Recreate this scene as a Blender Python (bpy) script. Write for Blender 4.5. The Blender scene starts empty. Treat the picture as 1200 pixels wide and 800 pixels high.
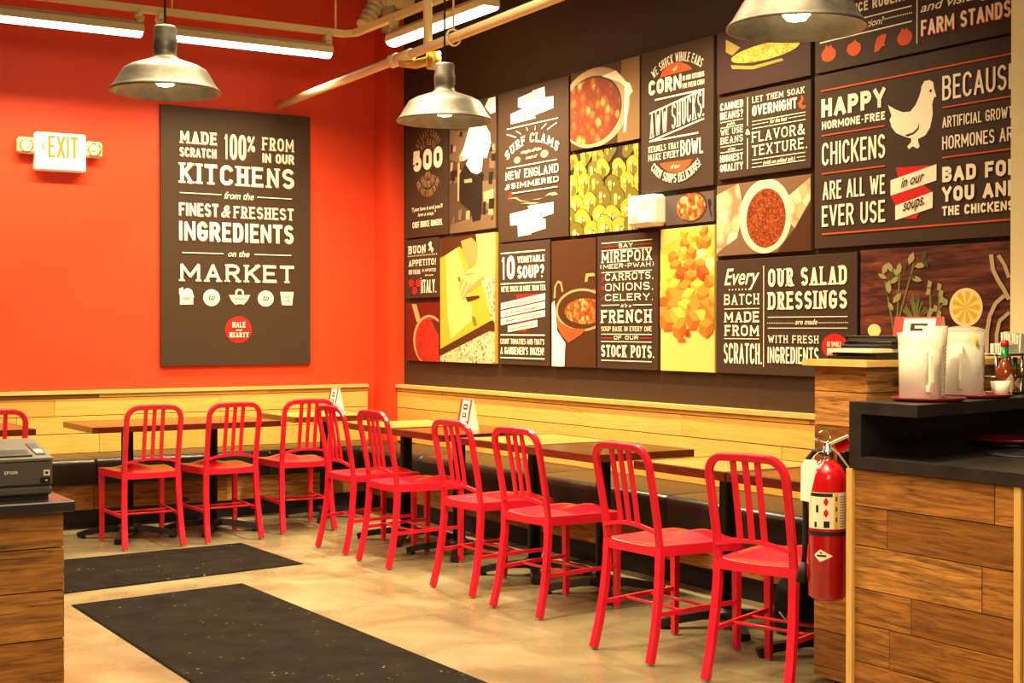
import bpy, math, random
from mathutils import Vector, Matrix
# ------------------------------------------------------------------ camera, world, exposure
SC = bpy.context.scene
COL = SC.collection
PI = math.pi
cam_data = bpy.data.cameras.new('camera')
cam_data.sensor_fit = 'HORIZONTAL'; cam_data.sensor_width = 36.0
cam_data.lens = 1652.73 * 36.0 / 1200.0
cam_data.clip_start = 0.05
cam = bpy.data.objects.new('camera', cam_data); COL.objects.link(cam)
_yaw, _pit = 0.560854588, -0.00935564
_f = Vector((math.sin(_yaw)*math.cos(_pit), math.cos(_yaw)*math.cos(_pit), math.sin(_pit)))
cam.location = (0, 0, 1.31)
cam.rotation_euler = _f.to_track_quat('-Z', 'Y').to_euler()
SC.camera = cam
SC.view_settings.view_transform = 'Standard'
SC.view_settings.look = 'None'
SC.view_settings.exposure = 0.0
SC.view_settings.gamma = 1.0
SC.view_settings.use_curve_mapping = False
world = bpy.data.worlds.new('world'); SC.world = world; world.use_nodes = True
_bg = world.node_tree.nodes['Background']
_bg.inputs[0].default_value = (1.0, 0.72, 0.38, 1); _bg.inputs[1].default_value = 0.06
# lights of the rest of the restaurant (out of view; middle and behind are added fills)
def area(name, loc, size, sizey, power, col=(1.0, 0.79, 0.48), target=None, spread=120):
    d = bpy.data.lights.new(name, 'AREA'); d.shape = 'RECTANGLE'; d.size = size; d.size_y = sizey
    d.energy = power; d.color = col; d.spread = math.radians(spread)
    o = bpy.data.objects.new(name, d); COL.objects.link(o); o.location = loc
    t = Vector(target) if target else Vector((loc[0], loc[1], 0))
    o.rotation_euler = (t - Vector(loc)).to_track_quat('-Z', 'Y').to_euler()
    return o
area('ceiling_light_near', (1.6, 2.6, 3.6), 2.5, 2.5, 90, spread=115)
area('fill_light_middle', (2.3, 5.8, 3.95), 2.0, 2.0, 160, spread=130)  # added fill without a fitting, spread narrowed to keep wall tops dark
area('fill_light_behind', (0.2, -1.6, 3.3), 2.5, 1.2, 110, target=(3.4, 4.2, .9), spread=150)  # added fill without a fitting, aimed to brighten the front faces
LENS_GLOW = 6.0
TUBE_POWER = 58      # watts of each fluorescent fitting
BULB_POWER = 130      # watts of the pendant bulbs

# ------------------------------------------------------------------ helpers
def lin(h):
    h = h.lstrip('#'); c = [int(h[i:i+2], 16)/255 for i in (0, 2, 4)]
    return tuple(x/12.92 if x <= .04045 else ((x+.055)/1.055)**2.4 for x in c) + (1,)
MATS = {}
def mat(name, col='#808080', rough=.5, metal=0, spec=.5, emit=None, trans=0, ior=1.45, coat=0, alpha=1):
    if name in MATS: return MATS[name]
    m = bpy.data.materials.new(name); m.use_nodes = True
    p = m.node_tree.nodes['Principled BSDF']
    c = lin(col) if isinstance(col, str) else tuple(col) + (1,)
    p.inputs['Base Color'].default_value = c
    p.inputs['Roughness'].default_value = rough
    p.inputs['Metallic'].default_value = metal
    p.inputs['Specular IOR Level'].default_value = spec
    p.inputs['IOR'].default_value = ior
    p.inputs['Transmission Weight'].default_value = trans
    p.inputs['Coat Weight'].default_value = coat
    p.inputs['Coat Roughness'].default_value = .08
    p.inputs['Alpha'].default_value = alpha
    if emit:
        p.inputs['Emission Color'].default_value = tuple(emit[0]) + (1,)
        p.inputs['Emission Strength'].default_value = emit[1]
    MATS[name] = m
    return m
class NT:
    """small node-tree writer"""
    def __init__(s, m): s.t = m.node_tree; s.p = s.t.nodes['Principled BSDF']
    def n(s, kind, **kw):
        nd = s.t.nodes.new('ShaderNode' + kind)
        for k, v in kw.items():
            if k.startswith('i_'): nd.inputs[int(k[2:]) if k[2:].isdigit() else k[2:].replace('_', ' ')].default_value = v
            else: setattr(nd, k, v)
        return nd
    def l(s, a, b): s.t.links.new(a, b)
    def ramp(s, fac, stops, interp='LINEAR'):
        r = s.n('ValToRGB'); e = r.color_ramp.elements; r.color_ramp.interpolation = interp
        while len(e) < len(stops): e.new(.5)
        for el, (q, c) in zip(e, stops):
            el.position = q; el.color = lin(c) if isinstance(c, str) else tuple(c) + (1,)
        s.l(fac, r.inputs[0]); return r.outputs[0]
    def mix(s, fac, a, b, mode='MIX'):
        m = s.n('Mix', data_type='RGBA', blend_type=mode)
        for sock, v in ((m.inputs[0], fac), (m.inputs[6], a), (m.inputs[7], b)):
            if hasattr(v, 'is_linked') or hasattr(v, 'links'): s.l(v, sock)
            elif isinstance(v, str): sock.default_value = lin(v)
            else: sock.default_value = v
        return m.outputs[2]
    def coord(s, which='Object', scale=(1, 1, 1), loc=(0, 0, 0)):
        tc = s.n('TexCoord'); mp = s.n('Mapping'); s.l(tc.outputs[which], mp.inputs[0])
        mp.inputs['Scale'].default_value = scale; mp.inputs['Location'].default_value = loc
        return mp.outputs[0]
    def noise(s, vec, scale, detail=4, rough=.6, dist=0):
        nz = s.n('TexNoise'); s.l(vec, nz.inputs['Vector'])
        nz.inputs['Scale'].default_value = scale; nz.inputs['Detail'].default_value = detail
        nz.inputs['Roughness'].default_value = rough; nz.inputs['Distortion'].default_value = dist
        return nz.outputs[0]
    def bump(s, h, strength=.2, dist=.01):
        b = s.n('Bump'); b.inputs['Strength'].default_value = strength; b.inputs['Distance'].default_value = dist
        s.l(h, b.inputs['Height']); s.l(b.outputs[0], s.p.inputs['Normal'])
    def base(s, c): s.l(c, s.p.inputs['Base Color'])

class MB:
    """collects geometry for ONE mesh object"""
    def __init__(s): s.v = []; s.f = []; s.mi = []; s.sm = []; s.uv = {}; s.tone = {}; s.cur = 0
    def m(s, i): s.cur = i; return s
    def face(s, idx, smooth=False, uv=None, tone=None):
        k = len(s.f); s.f.append(tuple(idx)); s.mi.append(s.cur); s.sm.append(smooth)
        if uv: s.uv[k] = uv
        if tone is not None: s.tone[k] = tone
    def pts(s, ps):
        b = len(s.v); s.v.extend([tuple(p) for p in ps]); return list(range(b, b + len(ps)))
    def box(s, lo, hi, bev=0.0, M=None):
        lo, hi = Vector(lo), Vector(hi)
        b = min(bev, min(hi - lo) * .45)
        def T(ps): return [M @ Vector(p) for p in ps] if M else ps
        if b <= 0:
            i = s.pts(T([(x, y, z) for z in (lo.z, hi.z) for y in (lo.y, hi.y) for x in (lo.x, hi.x)]))
            for q in ((0, 2, 3, 1), (4, 5, 7, 6), (0, 1, 5, 4), (2, 6, 7, 3), (0, 4, 6, 2), (1, 3, 7, 5)): s.face([i[k] for k in q])
            return s
        # bevelled box: three inset copies of each corner
        idx = {}
        P = []
        for cx in (0, 1):
            for cy in (0, 1):
                for cz in (0, 1):
                    c = [(lo, hi)[cx].x, (lo, hi)[cy].y, (lo, hi)[cz].z]
                    sg = [1 if q == 0 else -1 for q in (cx, cy, cz)]
                    for ax in range(3):
                        p = list(c)
                        for k in range(3):
                            if k != ax: p[k] += sg[k] * b
                        idx[(cx, cy, cz, ax)] = len(P); P.append(p)
        i = s.pts(T(P)); g = lambda *k: i[idx[k]]
        for ax in range(3):
            o = [k for k in range(3) if k != ax]
            for side in (0, 1):
                q = []
                for a, bb in ((0, 0), (1, 0), (1, 1), (0, 1)):
                    c = [0, 0, 0]; c[ax] = side; c[o[0]] = a; c[o[1]] = bb; q.append(g(*c, ax))
                if (side == 0) != (ax == 1): q = q[::-1]
                s.face(q)
        for ax in range(3):
            o = [k for k in range(3) if k != ax]
            for a in (0, 1):
                for bb in (0, 1):
                    c0 = [0, 0, 0]; c0[o[0]] = a; c0[o[1]] = bb; c1 = list(c0); c1[ax] = 1
                    q = [g(*c0, o[0]), g(*c1, o[0]), g(*c1, o[1]), g(*c0, o[1])]
                    if (a == bb) != (ax == 1): q = q[::-1]
                    s.face(q)
        for cx in (0, 1):
            for cy in (0, 1):
                for cz in (0, 1):
                    q = [g(cx, cy, cz, 0), g(cx, cy, cz, 1), g(cx, cy, cz, 2)]
                    if (cx + cy + cz) % 2 == 1: q = q[::-1]
                    s.face(q)
        return s
    def lathe(s, prof, n=32, c=(0, 0), smooth=True, axis='z', closed=False, M=None):
        """prof: list of (r, z)"""
        rings = []
        for r, z in prof:
            ring = []
            for k in range(n):
                a = 2*PI*k/n; x, y = r*math.cos(a), r*math.sin(a)
                p = Vector((c[0]+x, c[1]+y, z))
                ring.append(M @ p if M else p)
            rings.append(s.pts(ring))
        for a, b in zip(rings, rings[1:]):
            for k in range(n): s.face((a[k], a[(k+1) % n], b[(k+1) % n], b[k]), smooth)
        if prof[0][0] > 1e-6 and not closed: s.face(rings[0][::-1])
        if prof[-1][0] > 1e-6 and not closed: s.face(rings[-1])
        return s
    def sweep(s, path, sect, up=Vector((0, 0, 1)), smooth=False, caps=True, scale=None):
        """sect: list of (a,b): a along side vector, b along normal; frame kept from up"""
        path = [Vector(p) for p in path]; rings = []
        for i, p in enumerate(path):
            t = (path[min(i+1, len(path)-1)] - path[max(i-1, 0)]).normalized()
            u = up[i] if isinstance(up, list) else up
            side = t.cross(u)
            if side.length < 1e-5: side = t.cross(Vector((1, 0, 0)))
            side.normalize(); nn = side.cross(t).normalized()
            k = 1.0
            if 0 < i < len(path)-1:
                d1 = (path[i]-path[i-1]).normalized(); d2 = (path[i+1]-path[i]).normalized()
                k = 1/max(.5, math.cos(d1.angle(d2, 0)/2))
            sc = scale[i] if scale else 1
            rings.append(s.pts([p + side*a*sc*(k if False else 1) + nn*b*sc for a, b in sect]))
        n = len(sect)
        for a, b in zip(rings, rings[1:]):
            for k in range(n): s.face((a[k], a[(k+1) % n], b[(k+1) % n], b[k]), smooth)
        if caps: s.face(rings[0][::-1]); s.face(rings[-1])
        return s
    def tube(s, path, r, n=10, scale=None):
        up = Vector((0, 0, 1)); P = [Vector(p) for p in path]
        d = (P[-1]-P[0])
        if d.length > 1e-6 and abs(d.normalized().z) > .9: up = Vector((1, 0, 0))
        return s.sweep(P, [(r*math.cos(2*PI*k/n), r*math.sin(2*PI*k/n)) for k in range(n)], up, True, True, scale)
    def prism(s, poly, z0, z1, M=None):
        """poly in xy, extruded z0..z1"""
        T = lambda ps: [M @ Vector(p) for p in ps] if M else ps
        a = s.pts(T([(x, y, z0) for x, y in poly])); b = s.pts(T([(x, y, z1) for x, y in poly])); n = len(poly)
        s.face(a[::-1]); s.face(b)
        for k in range(n): s.face((a[k], a[(k+1) % n], b[(k+1) % n], b[k]))
        return s
    def build(s, name, mats, parent=None, loc=None, fix=True):
        me = bpy.data.meshes.new(name)
        me.from_pydata([tuple(p) for p in s.v], [], s.f)
        mats = mats if isinstance(mats, (list, tuple)) else [mats]
        for m in mats: me.materials.append(m)
        me.polygons.foreach_set('material_index', s.mi)
        me.polygons.foreach_set('use_smooth', s.sm)
        if s.uv:
            L = me.uv_layers.new(name='UVMap')
            for k, q in s.uv.items():
                for li, c in zip(me.polygons[k].loop_indices, q): L.data[li].uv = c
        if s.tone:
            at = me.attributes.new('tone', 'FLOAT', 'FACE')
            for k, q in s.tone.items(): at.data[k].value = q
        if fix and not s.uv:
            import bmesh
            bm = bmesh.new(); bm.from_mesh(me)
            bmesh.ops.recalc_face_normals(bm, faces=bm.faces[:]); bm.to_mesh(me); bm.free()
        me.update()
        o = bpy.data.objects.new(name, me); COL.objects.link(o)
        if parent: o.parent = parent
        if loc: o.location = loc
        return o
def tag(o, label=None, cat=None, group=None, kind=None):
    if label: o['label'] = label
    if cat: o['category'] = cat
    if group: o['group'] = group
    if kind: o['kind'] = kind
    return o
def thing(name, label, cat, loc=(0, 0, 0), rz=0, group=None):
    o = bpy.data.objects.new(name, None); COL.objects.link(o); o.empty_display_size = .1
    o.location = loc; o.rotation_euler = (0, 0, rz)
    return tag(o, label, cat, group)
def dup(root, loc, rz, label, group=None):
    r = root.copy(); COL.objects.link(r); r.location = loc; r.rotation_euler = (0, 0, rz); r['label'] = label
    if group: r['group'] = group
    for ch in root.children:
        c = ch.copy(); COL.objects.link(c); c.parent = r
        for g in ch.children:
            d = g.copy(); COL.objects.link(d); d.parent = c
    return r

# ------------------------------------------------------------------ materials
def paint(name, col, rough=.6, var=.06, scale=6, spec=.3):
    m = mat(name, col, rough, spec=spec); t = NT(m)
    f = t.noise(t.coord('Object'), scale, 5)
    c = lin(col)
    t.base(t.ramp(f, [(.3, tuple(x*(1-var) for x in c[:3])), (.7, tuple(x*(1+var) for x in c[:3]))]))
    t.bump(t.noise(t.coord('Object'), 160, 2), .04, .002)
    return m
RED_WALL = paint('red wall paint', '#d8401e', .5, .03, 1.5, .4)
DARK_WALL = paint('dark brown wall paint', '#3d2b1c', .6, .05, 1.5, .25)
CEIL = paint('dark ceiling paint', '#2a1512', .8)
CREAM_PAINT = paint('cream column paint', '#e6d7a6', .6, .02)
WHITE_METAL = mat('cream enamel', '#e2d0a4', .4)
PIPE_WHITE = mat('cream pipe paint', '#e6cf9c', .45)
BRASS = mat('yellow brass', '#d2b25a', .35, .6)
TUBE = mat('fluorescent lens', '#ffffff', .4, emit=((1.0, .86, .60), LENS_GLOW))
BULB = mat('bulb glow', '#ffffff', .4, emit=((1.0, .78, .42), 25))
BLACK_METAL = mat('black cast iron', '#1b1614', .38, .2)
BLACK_RUBBER = mat('black rubber', '#191513', .6)
def chair_mat():
    m = mat('red chair enamel', '#d61c34', .36, spec=.5, coat=.3); t = NT(m)
    t.bump(t.noise(t.coord('Object'), 220, 2), .03, .001)
    t.base(t.ramp(t.noise(t.coord('Object'), 7, 3), [(.3, '#d0162e'), (.7, '#dc1e38')]))
    return m
CHAIR = chair_mat()
GLIDE = mat('clear grey glide', '#9a9384', .3)
def wood(name, stops, dark, knots=.0, rough=.45, grain=1.0, coat=0, gk=.75):
    m = mat(name, '#c09050', rough, spec=.4, coat=coat); t = NT(m)
    at = t.n('Attribute'); at.attribute_name = 'tone'; fac = at.outputs['Fac']
    uv = t.coord('UV', (1.6, 26*grain, 1)); uv2 = t.coord('UV', (.9, 7, 1))
    g1 = t.noise(uv, 3.0, 6, .65, 1.2); g2 = t.noise(uv2, 2.0, 3, .5, 2.0)
    c = t.ramp(fac, stops)
    c = t.mix(t.ramp(g1, [(.42 if gk < .9 else .36, (0, 0, 0)), (.74 if gk < .9 else .68, (gk, gk, gk))]), c, dark, 'MIX')
    c = t.mix(t.ramp(g2, [(.3, (.0, .0, .0)), (.75, (.42, .42, .42))]), c, t.mix(.55, c, dark))
    if knots:
        vo = t.n('TexVoronoi', feature='F1'); t.l(t.coord('UV', (1.6, 3.2, 1), (.3, .1, 0)), vo.inputs['Vector']); vo.inputs['Scale'].default_value = 1.1
        k = t.ramp(vo.outputs[0], [(.05, (1, 1, 1)), (.085, (0, 0, 0))]); c = t.mix(k, c, '#3a1c0c')
        cr = t.noise(t.coord('UV', (.7, 9, 1)), 2.2, 4, .6, .8)
        k2 = t.ramp(cr, [(.495, (0, 0, 0)), (.5, (knots, knots, knots)), (.505, (0, 0, 0))]); msk = t.ramp(t.noise(t.coord('UV', (1, 3, 1), (5, 5, 0)), 1.6, 2), [(.52, (0, 0, 0)), (.6, (1, 1, 1))]); c = t.mix(t.mix(1.0, k2, msk, 'MULTIPLY'), c, '#2c160b')
    t.base(c); t.bump(g1, .12, .002)
    return m
PINE = wood('light pine planks', [(0, '#54361c'), (.12, '#a36f32'), (.35, '#d69d46'), (.7, '#e6b253'), (1, '#f0c468')], '#b0752c', gk=.45)
RECL = wood('reclaimed oak planks', [(0, '#774a20'), (.4, '#b0702e'), (.75, '#cd8a40'), (1, '#dba258')], '#4d290f', .9, .5, .8, gk=.92)
TRIMWOOD = wood('pine trim', [(0, '#dcae62'), (1, '#e6bd74')], '#c08c44', 0, .4, .5)
TOP_OAK = wood('oak tabletop', [(0, '#dcae5c'), (1, '#eac777')], '#c08f45', 0, .16, .7, .5)
TOP_RED = wood('red brown tabletop', [(0, '#8a4119'), (1, '#a5561f')], '#5c2810', 0, .2, .7, .5)
TOP_DARK = wood('dark tabletop', [(0, '#2a1a10'), (1, '#5e3c20')], '#20120b', 0, .22, .7, .4)
EDGE = wood('mahogany table edge', [(0, '#4d1c10'), (1, '#6a2a16')], '#2c0d08', 0, .25, .6, .4)
def stone():
    m = mat('black stone slab', '#262120', .32, spec=.5); t = NT(m)
    f = t.noise(t.coord('Object'), 9, 8, .7)
    t.base(t.ramp(f, [(.3, '#1d1918'), (.7, '#332c2a')])); t.bump(t.noise(t.coord('Object'), 60, 3), .05, .002)
    return m
STONE = stone()
STEEL = mat('satin steel', '#d2c8b4', .42, .45)
def floor_mat():
    m = mat('polished concrete', '#b09060', .28, spec=.5); t = NT(m)
    co = t.coord('Object')
    a = t.noise(co, .8, 4, .5, 1.2); b = t.noise(co, 2.6, 5, .55, .6); g = t.noise(co, 55, 2, .5)
    c = t.ramp(a, [(.25, '#746a52'), (.5, '#8f8362'), (.75, '#a89b78')])
    c = t.mix(t.ramp(b, [(.38, (.5, .5, .5)), (.62, (0, 0, 0))]), c, '#62573f')
    c = t.mix(t.ramp(g, [(.3, (.12, .12, .12)), (.7, (0, 0, 0))]), c, '#584931')
    t.base(c)
    t.l(t.ramp(b, [(.3, (.2, .2, .2)), (.7, (.38, .38, .38))]), t.p.inputs['Roughness'])
    return m
FLOOR = floor_mat()
def rubber_mat():
    m = mat('dusty black rubber mat', '#241d19', .95, spec=.08); t = NT(m); co = t.coord('Object')
    c = t.ramp(t.noise(co, 5, 6, .7), [(.35, '#15110e'), (.7, '#241d18')])
    vo = t.n('TexVoronoi', feature='F1'); t.l(co, vo.inputs['Vector']); vo.inputs['Scale'].default_value = 28
    sp = t.ramp(vo.outputs[0], [(.10, (1, 1, 1)), (.2, (0, 0, 0))])
    nz = t.ramp(t.noise(co, 6, 3), [(.55, (0, 0, 0)), (.68, (.7, .7, .7))])
    t.base(t.mix(t.mix(1.0, sp, nz, 'MULTIPLY'), c, '#a08c6c')); t.bump(t.noise(co, 130, 2), .3, .003)
    return m
MAT_RUBBER = rubber_mat()
def vinyl():
    m = mat('black bench vinyl', '#211b17', .3, spec=.5); t = NT(m)
    t.bump(t.noise(t.coord('Object'), 140, 3), .15, .003)
    return m
VINYL = vinyl()
def galv():
    m = mat('galvanised steel', '#8f887a', .42, .85); t = NT(m)
    t.base(t.ramp(t.noise(t.coord('Object'), 14, 5, .7), [(.3, '#7d766a'), (.7, '#a19a8b')]))
    t.l(t.ramp(t.noise(t.coord('Object', (1, 1, 8)), 30, 3), [(.3, (.4, .4, .4)), (.7, (.58, .58, .58))]), t.p.inputs['Roughness'])
    return m
GALV = galv()
PANEL = paint('printed dark board', '#402f22', .55, .04, 2.5, .25)
PR = {}   # print inks
def ink(k, c, rough=.5): PR[k] = mat('print ' + k, c, rough, spec=.25)
for k, c in dict(cream='#fdf3d8', white='#fff9ea', tan='#c2a578', dim='#9a7656', orange='#d2562c', red='#cf2520', panel='#402f22', ink='#241a14',
                 sepia='#4d3a29', sepia_mid='#6d5640', sepia_light='#a58d6c', whiteprint='#fbf3df', yellowboard='#d9a436', paleyellow='#e6c66c', brownprint='#4a2a14',
                 skin='#e3b070', skin2='#c98e50', greenprint='#77722c', copper='#9c5426', panrim='#c99a68', tanprint='#8a6a40', bowlprint='#b89c78', greyprint='#5c504a',
                 sackprint='#e9d9b4', huskprint='#a99444', lemonrind='#f2df9a', lemonprint='#f4e08a', lemonseg='#e3bb2e', stemprint='#6f7440', leafprint='#9c9a62', leafdark='#454a2a', steelprint='#c4b48c',
                 darkred='#6a1a12', clothdark='#7a5a44', darkwood='#3f2a26').items(): ink(k, c)
def vor(k, stops, scale, dark='#2a1408', edge=.35, coordscale=(1, 1, 1), rough=.5):
    m = mat('print ' + k, '#808080', rough, spec=.25); t = NT(m); co = t.coord('Object', coordscale)
    v = t.n('TexVoronoi', feature='F1'); t.l(co, v.inputs['Vector']); v.inputs['Scale'].default_value = scale
    sp = t.n('SeparateColor'); t.l(v.outputs['Color'], sp.inputs[0])
    c = t.ramp(sp.outputs[0], stops)
    t.base(t.mix(t.ramp(v.outputs['Distance'], [(edge, (0, 0, 0)), (edge+.35, (.8, .8, .8))]), c, dark)); PR[k] = m
vor('stewprint', [(0, '#a54a1c'), (.4, '#c66a2a'), (.7, '#d98e42'), (1, '#e8bf78')], 40, '#6e2a10')
vor('soupprint', [(0, '#7c3216'), (.55, '#98481e'), (.8, '#b8742e'), (1, '#e2c062')], 20, '#7a3016', .25)
vor('beanprint', [(0, '#8c3a18'), (.5, '#a34a20'), (1, '#b9602c')], 85, '#5a200e')
vor('cornprint', [(0, '#d9aa38'), (1, '#f0d070')], 60, '#a8761e', .5, (1, 1.6, 1))
vor('granite', [(0, '#6a5136'), (.3, '#c9b182'), (1, '#ecd9ac')], 60, '#8a7048', .6)
vor('tomato', [(0, '#b02a1c'), (1, '#c83a26')], 70, '#98201a')
vor('clothprint', [(0, '#caa878'), (1, '#e9d9b4')], 14, '#8c6a48', .5)
def printwood():
    m = mat('print redwood', '#7a3a2c', .5, spec=.25); t = NT(m); co = t.coord('Object', (1, 9, 1))
    t.base(t.ramp(t.noise(co, 3.2, 7, .65, .6), [(.25, '#2a1413'), (.45, '#4a241d'), (.6, '#743c2a'), (.8, '#a3643f')])); PR['redwood'] = m
printwood()
CLEAR = mat('clear plastic', '#fff8e8', .12, alpha=.3)
ICE = mat('iced water', '#fffaee', .5, trans=.2, ior=1.08)
FROST = mat('frosted cup plastic', '#f4ead2', .4, trans=.45, ior=1.2)
WHITE = mat('white plastic', '#f4ecd8', .45)
CHROME = mat('chrome', '#cfc8ba', .18, 1)
TRAY = mat('burgundy tray', '#7c1420', .3, coat=.3)
EXT_RED = mat('extinguisher red', '#c20f1c', .22, coat=.5)
PAPER = mat('white paper', '#f7efdc', .6)
MENU_BLACK = mat('black menu cover', '#2a2422', .45)
# ------------------------------------------------------------------ the room
XW, YW = 5.007, 9.757
def struct(name, mb, mats):
    o = mb.build(name, mats); o['kind'] = 'structure'; return o
struct('floor', MB().box((-3, -3, -.1), (XW+.1, YW+.1, 0)), FLOOR)
struct('wall_back', MB().box((-3, YW, 0), (XW+.12, YW+.12, 4.4)), RED_WALL)
struct('wall_right', MB().box((XW, -3, 0), (XW+.12, YW, 4.4)), DARK_WALL)
struct('ceiling', MB().box((-3, -3, 4.4), (XW+.12, YW+.12, 4.5)), CEIL)
struct('trim_1', MB().box((4.879, 9.513, 0), (XW, YW, 4.4)), RED_WALL)          # corner pilaster
struct('trim_2', MB().box((4.56, 3.45, 1.2015), (4.75, 3.62, 4.4), .006), CREAM_PAINT)  # pale column rising from the low wall
RND = random.Random(11)
def planks(mb, O, U, V, N, w, rows, th, rnd, lmin=.5, lmax=1.3, gap=.0015, fixed=None):
    """staggered boards: O corner, U along, V up, N outward; rows = list of (v0, v1)"""
    O, U, V, N = (Vector(x) for x in (O, U, V, N)); mb_i = 0
    for ri, (v0, v1) in enumerate(rows):
        u = 0; first = True
        cuts = [0]
        if fixed and fixed[ri]: cuts += [min(c, w) for c, _ in fixed[ri]]
        else:
            u = rnd.uniform(.25*lmin, lmax)
            while u < w - .2: cuts.append(u); u += rnd.uniform(lmin, lmax)
        if cuts[-1] < w: cuts.append(w)
        for ci, (a, b) in enumerate(zip(cuts, cuts[1:])):
            t = th + rnd.uniform(-.0015, .0015)
            tone = fixed[ri][ci][1] if fixed and fixed[ri] else min(1, max(0, rnd.gauss(.62, .24)))
            ou, ov = rnd.uniform(0, 40), rnd.uniform(0, 40)
            a2, b2, c0, c1 = a+gap, b-gap, v0+gap, v1-gap
            P = [O+U*x+V*y+N*z for z in (0, t) for y in (c0, c1) for x in (a2, b2)]
            i = mb.pts(P)
            quads = ((4, 5, 7, 6), (0, 1, 5, 4), (2, 6, 7, 3), (0, 4, 6, 2), (1, 3, 7, 5))
            UVc = {0: (a2, c0), 1: (b2, c0), 2: (a2, c1), 3: (b2, c1)}
            for q in quads:
                mb.face([i[k] for k in q], False, [(UVc[k % 4][0]+ou+(.01 if k > 3 else 0), UVc[k % 4][1]+ov+(.02 if k > 3 else 0)) for k in q], tone)
def slab_wood(mb, lo, hi, axis=0, tone=.5, off=(0, 0)):
    """plain wooden bar with grain along axis"""
    lo, hi = Vector(lo), Vector(hi)
    C = [Vector((x, y, z)) for z in (lo.z, hi.z) for y in (lo.y, hi.y) for x in (lo.x, hi.x)]
    i = mb.pts(C)
    for q in ((0, 2, 3, 1), (4, 5, 7, 6), (0, 1, 5, 4), (2, 6, 7, 3), (0, 4, 6, 2), (1, 3, 7, 5)):
        uv = []
        for k in q:
            p = C[k]; o = [a for a in range(3) if a != axis]
            uv.append((p[axis]+off[0], p[o[0]]+p[o[1]]+off[1]))
        mb.face([i[k] for k in q], False, uv, tone)
ROWS = [(.46, .592), (.594, .712), (.714, .832), (.834, .862)]
# wainscot on the back wall
mb = MB(); x0, x1 = -1.0, 4.80
planks(mb, (x0, YW, 0), (1, 0, 0), (0, 0, 1), (0, -1, 0), x1-x0, ROWS, .045, RND,
       fixed=[[(2.55, .8), (3.75, .86), (4.9, .75), (9, .8)], [(2.5, .7), (3.2, .62), (4.3, .8), (9, .85)], [(2.35, .62), (3.45, .5), (4.62, .85), (9, .88)], [(2.2, .22), (3.75, .03), (5.0, .7), (9, .3)]])
slab_wood(mb.m(1), (x0, YW-.06, .862), (x1, YW, .885), 0, .6)
o = struct('trim_3', mb, [PINE, TRIMWOOD])
# wainscot on the right wall
mb = MB(); y0, y1 = 3.66, 9.511
planks(mb, (XW, y1, 0), (0, -1, 0), (0, 0, 1), (-1, 0, 0), y1-y0, ROWS, .06, RND,
       fixed=[None, [(.52, .45), (1.6, .7), (2.9, .8), (4.2, .85), (9, .8)], [(1.15, .8), (2.45, .88), (3.4, .93), (4.6, .8), (9, .84)], [(.7, .5), (1.9, .75), (3.2, .7), (4.4, .6), (9, .2)]])
slab_wood(mb.m(1), (XW-.077, y0, .862), (XW, y1, .885), 1, .6)
struct('trim_4', mb, [PINE, TRIMWOOD])

# low end wall between the bench and the counter, with its wooden ledge
mb = MB()
WX, WY0, WY1, WT = 3.56, 3.41, 3.656, 1.179
struct_rows = [(.083, .25), (.25, .445), (.445, .645), (.645, .80), (.80, .97), (.97, 1.09), (1.09, WT)]
mb.m(0).box((WX+.012, WY0+.012, .083), (XW-.08, WY1-.001, WT-.001)); 
for k in list(range(len(mb.f))): mb.uv[k] = [(0, 0)]*4; mb.tone[k] = .3
planks(mb, (WX+.012, WY1, 0), (0, -1, 0), (0, 0, 1), (-1, 0, 0), WY1-WY0, struct_rows, .012, RND, 2, 3,
       fixed=[[(9, t)] for t in (.25, .8, .62, .3, .12, .85, .72)])
planks(mb, (WX, WY0+.012, 0), (1, 0, 0), (0, 0, 1), (0, -1, 0), XW-.08-WX, struct_rows, .012, RND, .5, 1.0)
slab_wood(mb.m(1), (WX-.03, WY0-.03, WT), (XW-.08, WY1+.03, WT+.022), 0, .4)
struct('wall_bench_end', mb, [RECL, TRIMWOOD])
struct('baseboard_bench_end', MB().box((WX+.05, WY0+.05, 0), (XW-.08, WY1-.05, .083)), BLACK_RUBBER)

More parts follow.
